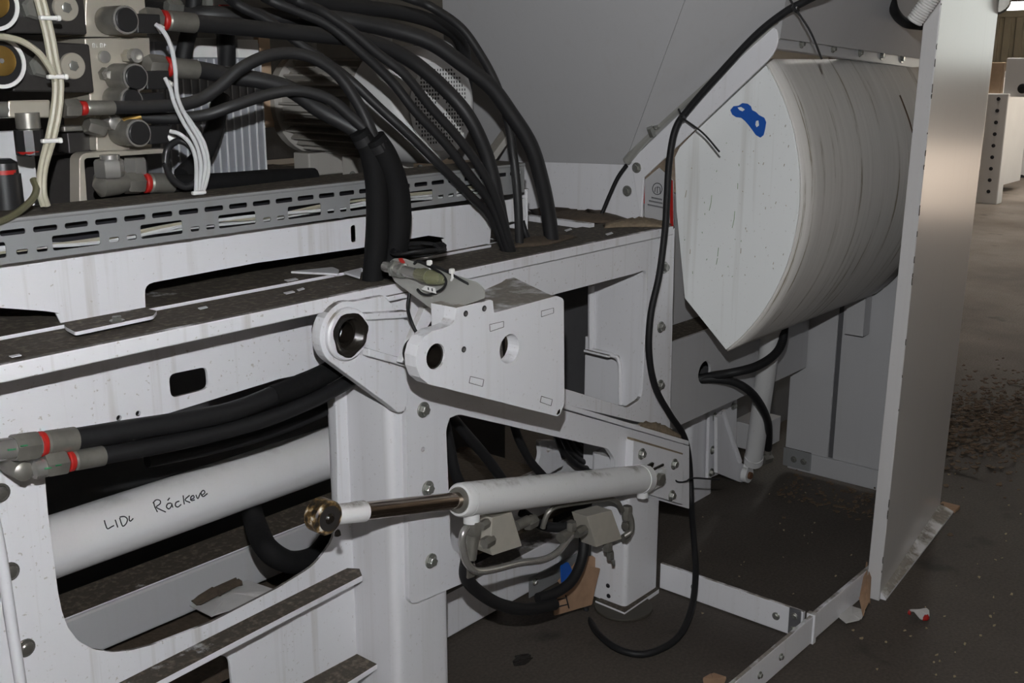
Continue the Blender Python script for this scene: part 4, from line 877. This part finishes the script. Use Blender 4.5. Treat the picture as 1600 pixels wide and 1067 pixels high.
o = hose('thick black hose from the top solenoid arching over the motor', [(262, 33, 1.62), (305, 36, 1.62), (400, 45, 1.62), (500, 55, 1.60), (579, 66, 1.58), (641, 94, 1.56), (697, 141, 1.53), (735, 187, 1.50), (763, 250, 1.485), (779, 320, 1.48), (792, 392, 1.48)], .0145)
ferrule(o, PY(260, 32, 1.62), PY(303, 36, 1.62), .0145)
hose('widest black hose sweeping over the fan cover to the deck', [(200, 0, 2.55), (240, 14, 2.0), (300, 22, 1.78), (440, 27, 1.72), (532, 31, 1.66), (610, 46, 1.62), (672, 66, 1.58), (719, 98, 1.55), (766, 135, 1.52), (797, 176, 1.50), (829, 227, 1.48), (847, 285, 1.475), (857, 335, 1.475), (863, 385, 1.475)], .0165)
hose('short thick black hose dropping behind the fan cover', [(330, -50, 2.55), (370, -30, 2.1), (420, -12, 1.9), (516, 6, 1.88), (610, 17, 1.86), (672, 32, 1.85), (710, 52, 1.85), (724, 78, 1.86), (728, 120, 1.88), (728, 170, 1.9)], .0165)
hose('outermost black hose falling beside the hopper wall', [(500, -70, 2.55), (550, -45, 2.0), (600, -18, 1.77), (640, -2, 1.72), (672, 10, 1.70), (719, 42, 1.64), (750, 84, 1.60), (775, 131, 1.56), (793, 187, 1.53), (803, 250, 1.50), (809, 312, 1.49), (812, 388, 1.49)], .0095)
hose('thin black hose lowest of the diagonal fan across the motor', [(240, -90, 2.55), (290, -60, 2.0), (340, -18, 1.68), (369, 6, 1.65), (422, 34, 1.63), (469, 69, 1.61), (510, 97, 1.59), (547, 125, 1.57), (594, 169, 1.54), (641, 212, 1.51), (688, 259, 1.485), (735, 306, 1.475), (765, 338, 1.475), (790, 392, 1.475)], .0088)
hose('thin black hose second lowest of the diagonal fan', [(280, -110, 2.55), (340, -70, 1.95), (395, -20, 1.63), (422, 0, 1.60), (469, 19, 1.58), (516, 41, 1.56), (560, 78, 1.54), (610, 125, 1.52), (650, 175, 1.50), (697, 225, 1.48), (735, 275, 1.47), (768, 320, 1.465), (796, 394, 1.465)], .0092)
hose('thin black hose third lowest of the diagonal fan', [(310, -120, 2.55), (370, -80, 1.95), (430, -22, 1.61), (463, 0, 1.57), (500, 16, 1.56), (547, 47, 1.54), (591, 84, 1.52), (632, 116, 1.50), (672, 166, 1.485), (713, 212, 1.47), (744, 253, 1.46), (772, 304, 1.455), (800, 392, 1.46)], .0092)
hose('short black hose stub between brace and deck plates', [(812, 330, 1.56), (818, 355, 1.54), (828, 382, 1.53)], .007, 'rubber')
o = hose('thick black hose from the middle solenoid into the wrapped bundle', [(272, 107, 1.60), (310, 109, 1.60), (360, 119, 1.59), (407, 126, 1.57), (454, 140, 1.55), (500, 172, 1.53), (547, 198, 1.50), (575, 218, 1.48), (590, 245, 1.475)], .0145)
ferrule(o, PY(266, 105, 1.60), PY(306, 109, 1.60), .0145)
o = hose('black hose from the tee rising in an arch to the bundle', [(140, 169, 1.575), (176, 168, 1.575), (230, 167, 1.57), (300, 160, 1.56), (340, 138, 1.55), (372, 110, 1.54), (410, 90, 1.53), (450, 83, 1.52), (490, 91, 1.505), (530, 119, 1.49), (563, 168, 1.475), (582, 209, 1.465), (596, 240, 1.465)], .0103)
ferrule(o, PY(134, 169, 1.575), PY(176, 168, 1.575), .0098, nutl=.024, nutr=1.5)
hose('black hose below the arching one, running into the bundle', [(195, 180, 1.62), (260, 185, 1.60), (320, 180, 1.58), (360, 167, 1.56), (422, 147, 1.54), (469, 142, 1.52), (516, 156, 1.50), (547, 181, 1.485), (575, 208, 1.47), (590, 240, 1.465)], .0098)
for lb, pts, r in (('left sleeve of the wrapped hose bundle dropping to the deck', [(560, 205, 1.475), (578, 235, 1.47), (588, 280, 1.465), (590, 330, 1.46), (588, 385, 1.455), (582, 440, 1.455)], [.018, .0205, .0215, .021, .0215, .0195]),
                   ('right sleeve of the wrapped hose bundle beside the slot', [(585, 215, 1.455), (603, 245, 1.45), (618, 290, 1.447), (622, 335, 1.445), (618, 385, 1.445), (606, 440, 1.45)], [.0195, .022, .0235, .0245, .0235, .021])):
    o = tube('hose_sleeve', [PY(*p) for p in pts], r, 'sleeve', None, n=8, sides=16); tag(o, lb, 'hose sleeve')
    c = PY(*pts[0]).lerp(PY(*pts[1]), .4); lathe('tape_band', c, (PY(*pts[1])-PY(*pts[0])), [(-.006, r[0]*1.03), (.008, r[0]*1.06)], 'dusty_rubber', o)
# tray level hose
o = hose('black sleeved hose lying behind the perforated tray', [(240, 287, 1.60), (300, 286, 1.60), (360, 283, 1.60), (420, 278, 1.61), (490, 275, 1.62)], .0155, 'sleeve')
ferrule(o, PY(232, 286, 1.60), PY(268, 286, 1.60), .0145)
EL = thing('elbow_fitting', 'steel elbow fitting with big hex nuts under the flat bar', 'fitting', PY(175, 315, 1.6))
lathe('union', PY(145, 290, 1.60), (1, 0, .05), [(0, .002), (.012, .02), (.04, .02), (.055, .017)], 'dull_steel', EL)
nut('hex_nut', PY(172, 277, 1.59), (0, 0, 1), .028, .023, 'steel', EL); nut('hex_nut', PY(212, 272, 1.61), (0, 0, 1), .026, .019, 'steel', EL, .3); lathe('neck', PY(172, 254, 1.59), (0, 0, 1), [(0, .015), (.012, .015)], 'steel', EL)
# blind black loop
o = tube('cable_loop', [PY(*p) for p in ((258, 255, 1.56), (262, 232, 1.56), (280, 220, 1.56), (300, 232, 1.55), (312, 262, 1.55), (306, 285, 1.55), (288, 292, 1.555), (268, 278, 1.56), (258, 255, 1.56))], .0055, 'black_plastic'); tag(o, 'small black cable loop hanging beside the white wires', 'cable')
# white solenoid wires
for lb, pts in (('white wire curving down from the top solenoid plug', [(243, 38, 1.55), (256, 50, 1.54), (268, 75, 1.53), (274, 110, 1.53), (277, 150, 1.535), (292, 185, 1.54), (312, 220, 1.54), (321, 255, 1.54), (317, 285, 1.54), (312, 303, 1.53)]),
                ('white wire from the middle solenoid plug', [(258, 122, 1.54), (266, 138, 1.53), (272, 160, 1.53), (286, 190, 1.535), (305, 222, 1.535), (314, 255, 1.535), (312, 285, 1.535), (309, 303, 1.53)]),
                ('white wire from the lowest solenoid plug', [(266, 205, 1.545), (282, 210, 1.53), (298, 226, 1.525), (306, 250, 1.525), (307, 280, 1.53), (306, 304, 1.53)]),
                ('white wire outermost of those gathered at the tray', [(278, 165, 1.56), (298, 190, 1.55), (318, 222, 1.545), (326, 258, 1.545), (322, 285, 1.54), (315, 304, 1.53)])):
    hose(lb, pts, .0034, 'white_cable', 'cable', 'signal_wire', 5, 8)
o = thing('cable_tie', 'white cable tie holding the white wires on the tray', 'cable tie', PY(311, 305, 1.52)); q = PY(311, 301, 1.525); box('tie_head', q+V((-.013, -.004, -.003)), q+V((.012, .004, .003)), 'white_tie', o)
# beige cables at the left
for lb, off, pts in (('beige cable left of the tied pair hanging over the valves', 0, None), ('beige cable right of the tied pair hanging over the valves', 9, None), ('thin grey cable between the beige pair', 4.5, None)):
    b0_ = [(56, -8, 1.53), (66, 30, 1.53), (73, 60, 1.53), (80, 100, 1.53), (86, 130, 1.53), (84, 170, 1.53), (75, 215, 1.53), (64, 262, 1.525), (62, 300, 1.52), (68, 322, 1.52)]
    hose(lb, [(a+off*(1 if b_ < 250 else .7), b_, y+(.0 if off != 4.5 else .004)) for a, b_, y in b0_], .0046 if off != 4.5 else .003, 'beige_cable' if off != 4.5 else 'white_cable', 'cable', 'valve_cable', 5, 8)
hose('beige cable looping from the brass cap to the tied pair', [(-10, 57, 1.54), (10, 58, 1.54), (35, 65, 1.535), (60, 82, 1.53), (78, 106, 1.525), (88, 126, 1.525)], .0046, 'beige_cable', 'cable', 'valve_cable', 5, 8)
hose('olive cable bending down to the left end of the tray', [(52, 280, 1.53), (57, 295, 1.52), (50, 312, 1.515), (30, 330, 1.505), (8, 343, 1.50), (-12, 350, 1.50)], .0052, 'olive_cable', 'cable', 'valve_cable', 5, 8)
for i, (p, lb) in enumerate((((74, 28), 'upper clear tie around the beige cables'), ((86, 120), 'middle clear tie around the beige cables'), ((77, 220), 'lower clear tie around the beige cables'))):
    o = thing('cable_tie', lb, 'cable tie', PY(p[0], p[1]+4, 1.525)); q = PY(*p, 1.525); box('tie_band', q+V((-.012, -.005, -.003)), q+V((.013, .004, .003)), 'white_tie', o); box('tie_head', q+V((.012, -.006, -.004)), q+V((.018, .003, .004)), 'white_tie', o)
# darker hoses behind, upper left
hose('dark upright hose standing behind the ribbed cooler', [(303, -10, 1.78), (300, 30, 1.78), (290, 70, 1.78), (282, 110, 1.78)], .015, 'rubber')
hose('dark upright hose coming down on the cooler neck', [(355, 20, 1.80), (355, 60, 1.80), (354, 100, 1.81)], .016, 'rubber')
hose('dark slanting hose in front of the cooler ribs', [(345, 150, 1.78), (335, 200, 1.76), (318, 240, 1.74), (285, 275, 1.72)], .017, 'rubber')
o = thing('pipe_union', 'zinc pipe union with red ring above the cooler', 'fitting', PY(355, 25, 1.80)); lathe('sleeve', PY(356, 24, 1.80), (0, 0, 1), [(0, .017), (.012, .019), (.016, .019)], 'steel', o); lathe('ring', PY(356, 13, 1.80), (0, 0, 1), [(0, .017), (.006, .017)], 'red', o)
nut('hex_plug', PY(325, 12, 1.80), (0, 0, 1), .02, .012, 'zinc', o); nut('hex_plug', PY(260, 10, 1.78), (1, 0, 0), .03, .012, 'zinc', o)

# ---- two hoses with unions on the lower left
o = hose('upper black hose with red ring running along the side plate', [(75, 692, 1.47), (118, 686, 1.47), (200, 672, 1.47), (300, 656, 1.47), (370, 640, 1.475), (440, 612, 1.48), (500, 588, 1.485), (545, 562, 1.488), (580, 530, 1.488)], .0165, 'rubber')
ferrule(o, PY(70, 693, 1.47), PY(117, 686, 1.47), .0165, nutl=.034, nutr=1.35)
lathe('pipe', PY(-40, 708, 1.47), PY(40, 698, 1.47)-PY(-40, 708, 1.47), [(0, .016), (.1, .016)], 'steel', o)
tube('tape', [PY(*p) for p in ((425, 618, 1.478), (470, 602, 1.482), (510, 583, 1.484), (550, 558, 1.486))], [.018, .0205, .0195, .0215], 'sleeve', o, n=5)
strokes('paint_tick', [YS([(12, 703), (25, 701.5)], 1.452)], .0014, 'green_ink', o); strokes('paint_tick', [YS([(32, 697), (43, 695.5)], 1.4465)], .0012, 'green_ink', o)
o = hose('lower black hose with elbow and red ring along the side plate', [(120, 718, 1.46), (160, 712, 1.46), (250, 696, 1.465), (350, 674, 1.47), (430, 650, 1.47), (500, 620, 1.47), (550, 592, 1.475), (580, 565, 1.478)], .0135, 'rubber')
ferrule(o, PY(114, 720, 1.46), PY(160, 712, 1.46), .0135, nutl=.032, nutr=1.4)
lathe('pipe', PY(48, 735, 1.46), PY(90, 726, 1.46)-PY(48, 735, 1.46), [(0, .008), (.004, .014), (.05, .014)], 'steel', o); lathe('elbow', PY(40, 738, 1.455), (0, 1, 0), [(0, .008), (.004, .014), (.05, .014)], 'dull_steel', o)
strokes('paint_tick', [YS([(70, 732), (81, 730.5)], 1.444)], .0014, 'green_ink', o); strokes('paint_tick', [YS([(87, 727.5), (96, 726)], 1.4395)], .0012, 'green_ink', o)
hose('third black hose lying behind the side plate opening', [(230, 720, 1.60), (330, 700, 1.60), (430, 672, 1.60), (530, 632, 1.60)], .012, 'rubber')
hose('fat black sleeve looping down behind the opening', [(385, 740, 1.90), (392, 790, 1.86), (400, 822, 1.70), (418, 858, 1.60), (452, 878, 1.585), (488, 872, 1.585), (512, 848, 1.585), (525, 820, 1.585)], .0225, 'sleeve', n=8)
# ---- hoses inside the arm opening
hose('inner black hose nearest the post in the arm opening', [(690, 640, 1.58), (703, 700, 1.58), (712, 740, 1.58), (725, 770, 1.58)], .0125)
hose('inner black hose slanting across the arm opening', [(700, 645, 1.60), (730, 680, 1.60), (760, 715, 1.60), (785, 750, 1.60), (800, 775, 1.6)], .0125)
hose('inner black hose at the middle of the arm opening', [(800, 655, 1.60), (812, 690, 1.60), (830, 722, 1.60), (850, 745, 1.60), (870, 770, 1.6)], .0105)
for k in range(5):
    hose('black hose loop sagging behind the arm, one of several alike', [(868+k*9, 680, 1.62+.008*k), (880+k*9, 705-k*2, 1.62+.008*k), (905+k*6, 728-k*7, 1.62+.008*k), (930+k*4, 730-k*8, 1.61+.008*k), (952+k*2, 712-k*8, 1.6+.008*k)], .0075, group='hose loops sagging behind the arm')

# ================================================================ PIPEWORK UNDER THE RAM
yp = 1.335
def block(px, label, Y):
    t = thing('check_valve', label, 'valve', PY(px[2][0], px[2][1], Y)); plate('block', YS(px, Y), (0, .045, 0), 'nickel' if False else 'dull_block', t, bevel=.0015); return t
plain('dull_block', (.42, .395, .34), .5, .1, noise=.12, scale=40)
A1 = block([(769, 809), (800, 800), (816, 853), (770, 868), (766, 860)], 'dusty steel check valve block left under the ram', yp)
A2 = block([(917, 807), (956, 797), (972, 842), (932, 855)], 'dusty steel check valve block right under the ram', 1.37)
nut('port_nut', PY(740, 836, 1.315), (.15, 0, 1), .028, .0145, 'dull_steel', A1); lathe('adapter', PY(737, 858, 1.32), (.15, 0, 1), [(-.02, .011), (.03, .012)], 'dull_steel', A1)
nut('side_nut', PY(756, 850, 1.34), (1, 0, .1), .026, .0125, 'dull_steel', A1); nut('side_nut', PY(752, 822, 1.345), (1, 0, .1), .02, .010, 'dull_steel', A1)
lathe('adapter', PY(806, 822, 1.36), (1, 0, 0), [(0, .011), (.04, .011)], 'dull_steel', A1); nut('side_nut', PY(822, 820, 1.36), (1, 0, .05), .03, .0145, 'dull_steel', A1)
nut('side_nut', PY(900, 834, 1.36), (1, 0, .05), .032, .012, 'dull_steel', A2); lathe('adapter', PY(880, 838, 1.36), (1, 0, .05), [(-.01, .0125), (.03, .0105)], 'dull_steel', A2)
nut('elbow', PY(893, 828, 1.35), (0, 0, 1), .02, .012, 'dull_steel', A2)
nut('lower_nut', PY(949, 846, 1.385), (.1, 0, -1), .024, .0125, 'dull_steel', A2); nut('lower_nut', PY(953, 861, 1.387), (.1, 0, -1), .02, .010, 'dull_steel', A2); lathe('stud', PY(958, 876, 1.387), (.1, 0, -1), [(0, .005), (.012, .004)], 'zinc', A2)
nut('side_nut', PY(976, 822, 1.375), (1, 0, 0), .02, .012, 'dull_steel', A2); nut('port_nut', PY(979, 812, 1.37), (.1, 0, 1), .035, .0125, 'dull_steel', A2); nut('port_nut', PY(974, 842, 1.38), (1, 0, .1), .02, .011, 'dull_steel', A2)
tube('bend', [PY(*p) for p in ((975, 838, 1.37), (986, 830, 1.36), (987, 815, 1.36), (982, 800, 1.365))], .007, 'dull_steel', A2)
o = hose('bright bent steel pipe looping below the left check valve', [(742, 818, 1.33), (727, 826, 1.322), (722, 842, 1.32), (724, 862, 1.32), (730, 880, 1.32), (744, 892, 1.32), (770, 890, 1.325), (810, 880, 1.335), (850, 874, 1.345), (872, 862, 1.35), (885, 846, 1.355), (893, 836, 1.355)], .0078, 'steel', 'pipe', 'steel_pipe', 7, 12)
o = hose('thin steel pipe running along under the ram barrel', [(848, 825, 1.37), (853, 808, 1.365), (862, 795, 1.36), (880, 789, 1.36), (920, 783, 1.365), (950, 779, 1.37), (965, 785, 1.37), (972, 798, 1.372)], .006, 'dull_steel', 'pipe', 'steel_pipe', 7, 10)
o = hose('black hose hanging from the left check valve to the cardboard', [(730, 872, 1.35), (728, 900, 1.355), (745, 922, 1.36), (780, 944, 1.36), (820, 952, 1.36), (850, 948, 1.365), (866, 944, 1.37)], .0135, 'rubber'); nut('union_nut', PY(731, 898, 1.352), (PY(731, 880, 1.35)-PY(731, 898, 1.352)), .03, .0165, 'dull_steel', o)
hose('black hose hanging from the right check valve behind cardboard', [(905, 800, 1.42), (912, 835, 1.42), (910, 870, 1.41), (895, 905, 1.40), (870, 925, 1.40), (840, 935, 1.41)], .0125, 'rubber')
hose('short black hose end behind the left check valve', [(815, 800, 1.45), (845, 820, 1.43), (872, 824, 1.41), (885, 822, 1.40)], .0115, 'rubber')

# ================================================================ CABLES ON THE RIGHT
o = tube('power_cable', [PX(1480, -170, 2.7), PX(1400, -90, 2.4), PX(1310, -26, 2.22), PX(1258, 2, 2.21), PX(1225, 20, 2.208), PX(1180, 56, 2.207), PX(1120, 120, 2.207), PX(1078, 168, 2.206), PX(1056, 200, 2.20)] + [P3(p) for p in ((1046, 250, 1.388), (1042, 310, 1.386), (1039, 360, 1.384), (1030, 430, 1.384), (1017, 490, 1.383), (1014, 550, 1.383), (1024, 605, 1.383), (1047, 648, 1.386), (1068, 680, 1.40), (1077, 720, 1.43), (1080, 785, 1.415))] + [PX(1084, 840, 2.30), PX(1087, 895, 2.225), PX(1080, 952, 2.12), PZ(1058, 997, .02), PZ(1012, 1021, .012), PZ(968, 1015, .012), PZ(935, 990, .012), PX(918, 962, 2.02), PX(912, 935, 2.03)], .0082, 'rubber', None, n=7)
tag(o, 'long black power cable draped over the guide strip down to the floor', 'cable')
for lb, a, b_, c in (('black cable tie with long tail over the chute end', (1060, 170), (1066, 184), (1124, 237)), ('black cable tie with long tail high by the bolted rail', (1233, -4), (1243, 14), (1284, 92))):
    t = thing('cable_tie', lb, 'cable tie', PX(*b_, 2.19)); q = PX(*b_, 2.195); lathe('tie_band', q, PX(b_[0]+10, b_[1]-10, 2.195)-q, [(-.003, .0095), (.003, .0095)], 'black_plastic', t); box('tie_head', q+V((-.006, -.006, -.005)), q+V((.004, .004, .006)), 'black_plastic', t)
    tube('tie_tail', [q, PX((b_[0]+c[0])/2+3, (b_[1]+c[1])/2-3, 2.17), PX(*c, 2.15)], .0022, 'black_plastic', t, sides=6); tube('tie_tail', [q, PX(*a, 2.20)], .0022, 'black_plastic', t, n=2, sides=6)
o = tube('earth_cable', [PX(979, 258, 2.23), PX(965, 278, 2.225), PX(952, 306, 2.22), PX(942, 330, 2.215), PX(932, 352, 2.2)], .005, 'rubber'); tag(o, 'thin black cable hanging in front of the hopper skirt', 'cable')
hose('black hose rising from the round hole to the chute', [(1090, 592, 1.52), (1110, 588, 1.49), (1145, 582, 1.43), (1180, 573, 1.39), (1208, 556, 1.37), (1222, 535, 1.37), (1226, 505, 1.38)], .0125, 'rubber')
o = hose('black hose bending down from the round hole to the strut', [(1090, 594, 1.52), (1115, 592, 1.48), (1145, 596, 1.44), (1170, 610, 1.41), (1188, 632, 1.42), (1200, 660, 1.46), (1201, 690, 1.53), (1200, 703, 1.56)], .012, 'rubber'); lathe('colour_ring', PY(1200, 703, 1.56), (0, 0, -1), [(0, .013), (.006, .013)], 'red', o)
o = thing('flexible_conduit', 'pale ribbed flexible conduit hanging by the panel top', 'conduit', PX(1426, 38, 2.6))
c0_, c1_ = PX(1428, 34, 2.50), PX(1464, -16, 2.50)
d_ = c1_-c0_; prof = []
for k in range(14): prof += [(d_.length*k/14, .017), (d_.length*(k+.5)/14, .0195)]
lathe('corrugated_tube', c0_, d_, prof, 'white_tie', o, sides=20)
o = hose('black cable sleeve curving behind the pale conduit', [(1392, -10, 1.12), (1398, 18, 1.12), (1415, 36, 1.12), (1440, 40, 1.10)], .012, 'rubber')
# cable coil on the deck behind the sleeve
rr = random.Random(3)
for k in range(6):
    c = PZ(672, 392, .985+.007*k); ph_ = rr.uniform(0, 6)
    pts = [c+V((.055*math.cos(a+ph_)*(1+.1*rr.uniform(-1, 1)), .04*math.sin(a+ph_)+.03, .004*math.sin(2*a))) for a in [2*math.pi*i/12 for i in range(12)]]; pts.append(pts[0])
    o = tube('cable_coil', pts, .0035, 'rubber', None, n=4, sides=6); tag(o, 'turn of thin black cable coiled on the deck behind the sleeves', 'cable', 'turns of black cable coiled on the deck')

# ================================================================ LITTER
def scrap(name, px, z, mat, label, cat, th=.0025, tilt=0, seed=0):
    rr = random.Random(seed); pts = ZS(px, z); P = [p+V((0, 0, rr.uniform(0, tilt))) for p in rnd(pts, .006, 2)]
    c = sum(P, V())/len(P); bm = bmesh.new(); vs = [bm.verts.new(p) for p in P]; cv_ = bm.verts.new(c+V((0, 0, tilt*.6)))
    for i in range(len(vs)): bm.faces.new((vs[i], vs[(i+1) % len(vs)], cv_))
    o = link(name, mesh_of(bm), mat); s = o.modifiers.new('thick', 'SOLIDIFY'); s.thickness = th; tag(o, label, cat); return o
cb = plate('cardboard_piece', rnd(YS([(866, 948), (880, 918), (872, 908), (900, 880), (938, 888), (930, 920), (925, 945), (866, 962)], 1.47), .004, 2), (0, .003, 0), 'cardboard', bevel=0)
tag(cb, 'torn brown cardboard with printed arrows under the pipework', 'cardboard')
strokes('printed_arrows', [YS(s, 1.4685) for s in ([(868, 938), (886, 934)], [(872, 948), (888, 944)], [(884, 930), (889, 950)])], .0016, 'ink', cb)
cb = plate('cardboard_piece', rnd(YS([(884, 900), (905, 872), (926, 868), (940, 880), (936, 900), (915, 905), (900, 912)], 1.50), .004, 2), (0, .003, 0), 'cardboard', bevel=0); tag(cb, 'small torn cardboard flap hanging beside the front post', 'cardboard')
cb = plate('plastic_scrap', rnd(YS([(877, 884), (888, 878), (896, 895), (893, 915), (884, 923), (878, 910)], 1.44), .004, 2), (0, .003, 0), 'blue_paint', bevel=0); tag(cb, 'deep blue plastic scrap caught between the hoses', 'plastic')
cb = scrap('cardboard_piece', [(1352, 898), (1362, 890), (1358, 950), (1350, 968), (1342, 945)], .03, 'cardboard', 'narrow brown cardboard strip beside the foot of the upright panel', 'cardboard', tilt=.04, seed=2)
scrap('paper_scrap', [(1310, 965), (1330, 948), (1352, 955), (1345, 970), (1322, 976)], .006, 'paper', 'white paper scrap by the floor bar under the panel', 'paper', tilt=.004, seed=3)
cw = scrap('candy_wrapper', [(1418, 957), (1432, 956), (1450, 960), (1452, 968), (1440, 970), (1424, 963)], .004, 'paper', 'crumpled red and white candy wrapper on the open floor', 'wrapper', tilt=.016, seed=4)
lump('red_print', ZS([(1442, 962), (1452, 962), (1452, 969), (1441, 970)], .006), 'red', cw, .012, 3); lump('red_print', ZS([(1418, 956), (1424, 956), (1424, 961), (1418, 960)], .006), 'red', cw, .010, 5)
scrap('cardboard_piece', [(1098, 1062), (1112, 1053), (1135, 1060), (1130, 1075), (1100, 1075)], .004, 'cardboard', 'cardboard scrap at the bottom edge of the picture', 'cardboard', tilt=.004, seed=6)
scrap('cardboard_piece', [(290, 945), (320, 925), (370, 905), (430, 925), (420, 935), (330, 965)], PY(300, 955, 1.9).z, 'paper', 'pale torn sheet lying inside the side opening', 'paper', tilt=.008, seed=8)
scrap('cardboard_piece', [(298, 943), (330, 922), (372, 908), (380, 915), (345, 935), (310, 948)], PY(300, 955, 1.9).z+.012, 'soil', 'dark torn flap on the pale sheet inside the opening', 'paper', tilt=.012, seed=9)
# chips and leaves strewn on the floor
bm = bmesh.new(); rr = random.Random(12)
def chip(p, s):
    a = rr.uniform(0, 6.28); k = rr.randint(4, 6); h_ = [bm.verts.new(p+V((s*math.cos(a+6.28*i/k)*rr.uniform(.5, 1.1), s*.7*math.sin(a+6.28*i/k)*rr.uniform(.5, 1.1), .002+rr.uniform(0, .004)))) for i in range(k)]
    bm.faces.new(h_)
for _ in range(110):
    q = PZ(rr.uniform(1330, 1600), rr.uniform(480, 1060), 0)
    if q.x < 2.6 and q.y > .95 or (2.5 < q.x < 3.3 and .88 < q.y < 1.6): continue
    chip(q, rr.uniform(.002, .0075))
for _ in range(22): chip(PZ(rr.uniform(1080, 1330), rr.uniform(770, 960), 0), rr.uniform(.002, .006))
o = link('litter_chips', mesh_of(bm), 'wood_chip'); s = o.modifiers.new('thick', 'SOLIDIFY'); s.thickness = .0015; tag(o, 'pale wood chips and leaf crumbs strewn over the floor', 'litter', kind='stuff')
bm = bmesh.new()
for _ in range(1500):
    a = V((rr.gauss(4.2, .35), rr.gauss(1.2, .16), abs(rr.gauss(0, .012)))); chip(a, rr.uniform(.006, .022))
for _ in range(160): chip(V((rr.uniform(3.0, 3.23), rr.uniform(1.15, 1.5), abs(rr.gauss(0, .008)))), rr.uniform(.004, .014))
o = link('leaf_litter', mesh_of(bm), 'leaf'); s = o.modifiers.new('thick', 'SOLIDIFY'); s.thickness = .0015; tag(o, 'brown leaf litter drifted on the floor beyond the upright panel', 'litter', kind='stuff')
for lb, c, r in (('dark oil stain on the floor left of the front cable loop', PZ(818, 1031, .0006), .035),):
    rr = random.Random(int(r*1000)); o = plate('oil_stain', [c+V((r*rr.uniform(.5, 1)*math.cos(a*.3927), r*rr.uniform(.4, .8)*math.sin(a*.3927), 0)) for a in range(16)], (0, 0, .0006), 'grease', bevel=0); tag(o, lb, 'stain')
lump('rust_litter', [V((1.5, 1.75, .16)), V((2.3, 1.75, .16)), V((2.3, 2.2, .16)), V((1.5, 2.2, .16))], 'soil', FR, .06, 31); box('belly_floor', (.4, 1.71, .14), (2.4, 2.25, .158), 'rust' if False else 'soil', FR, bevel=0)
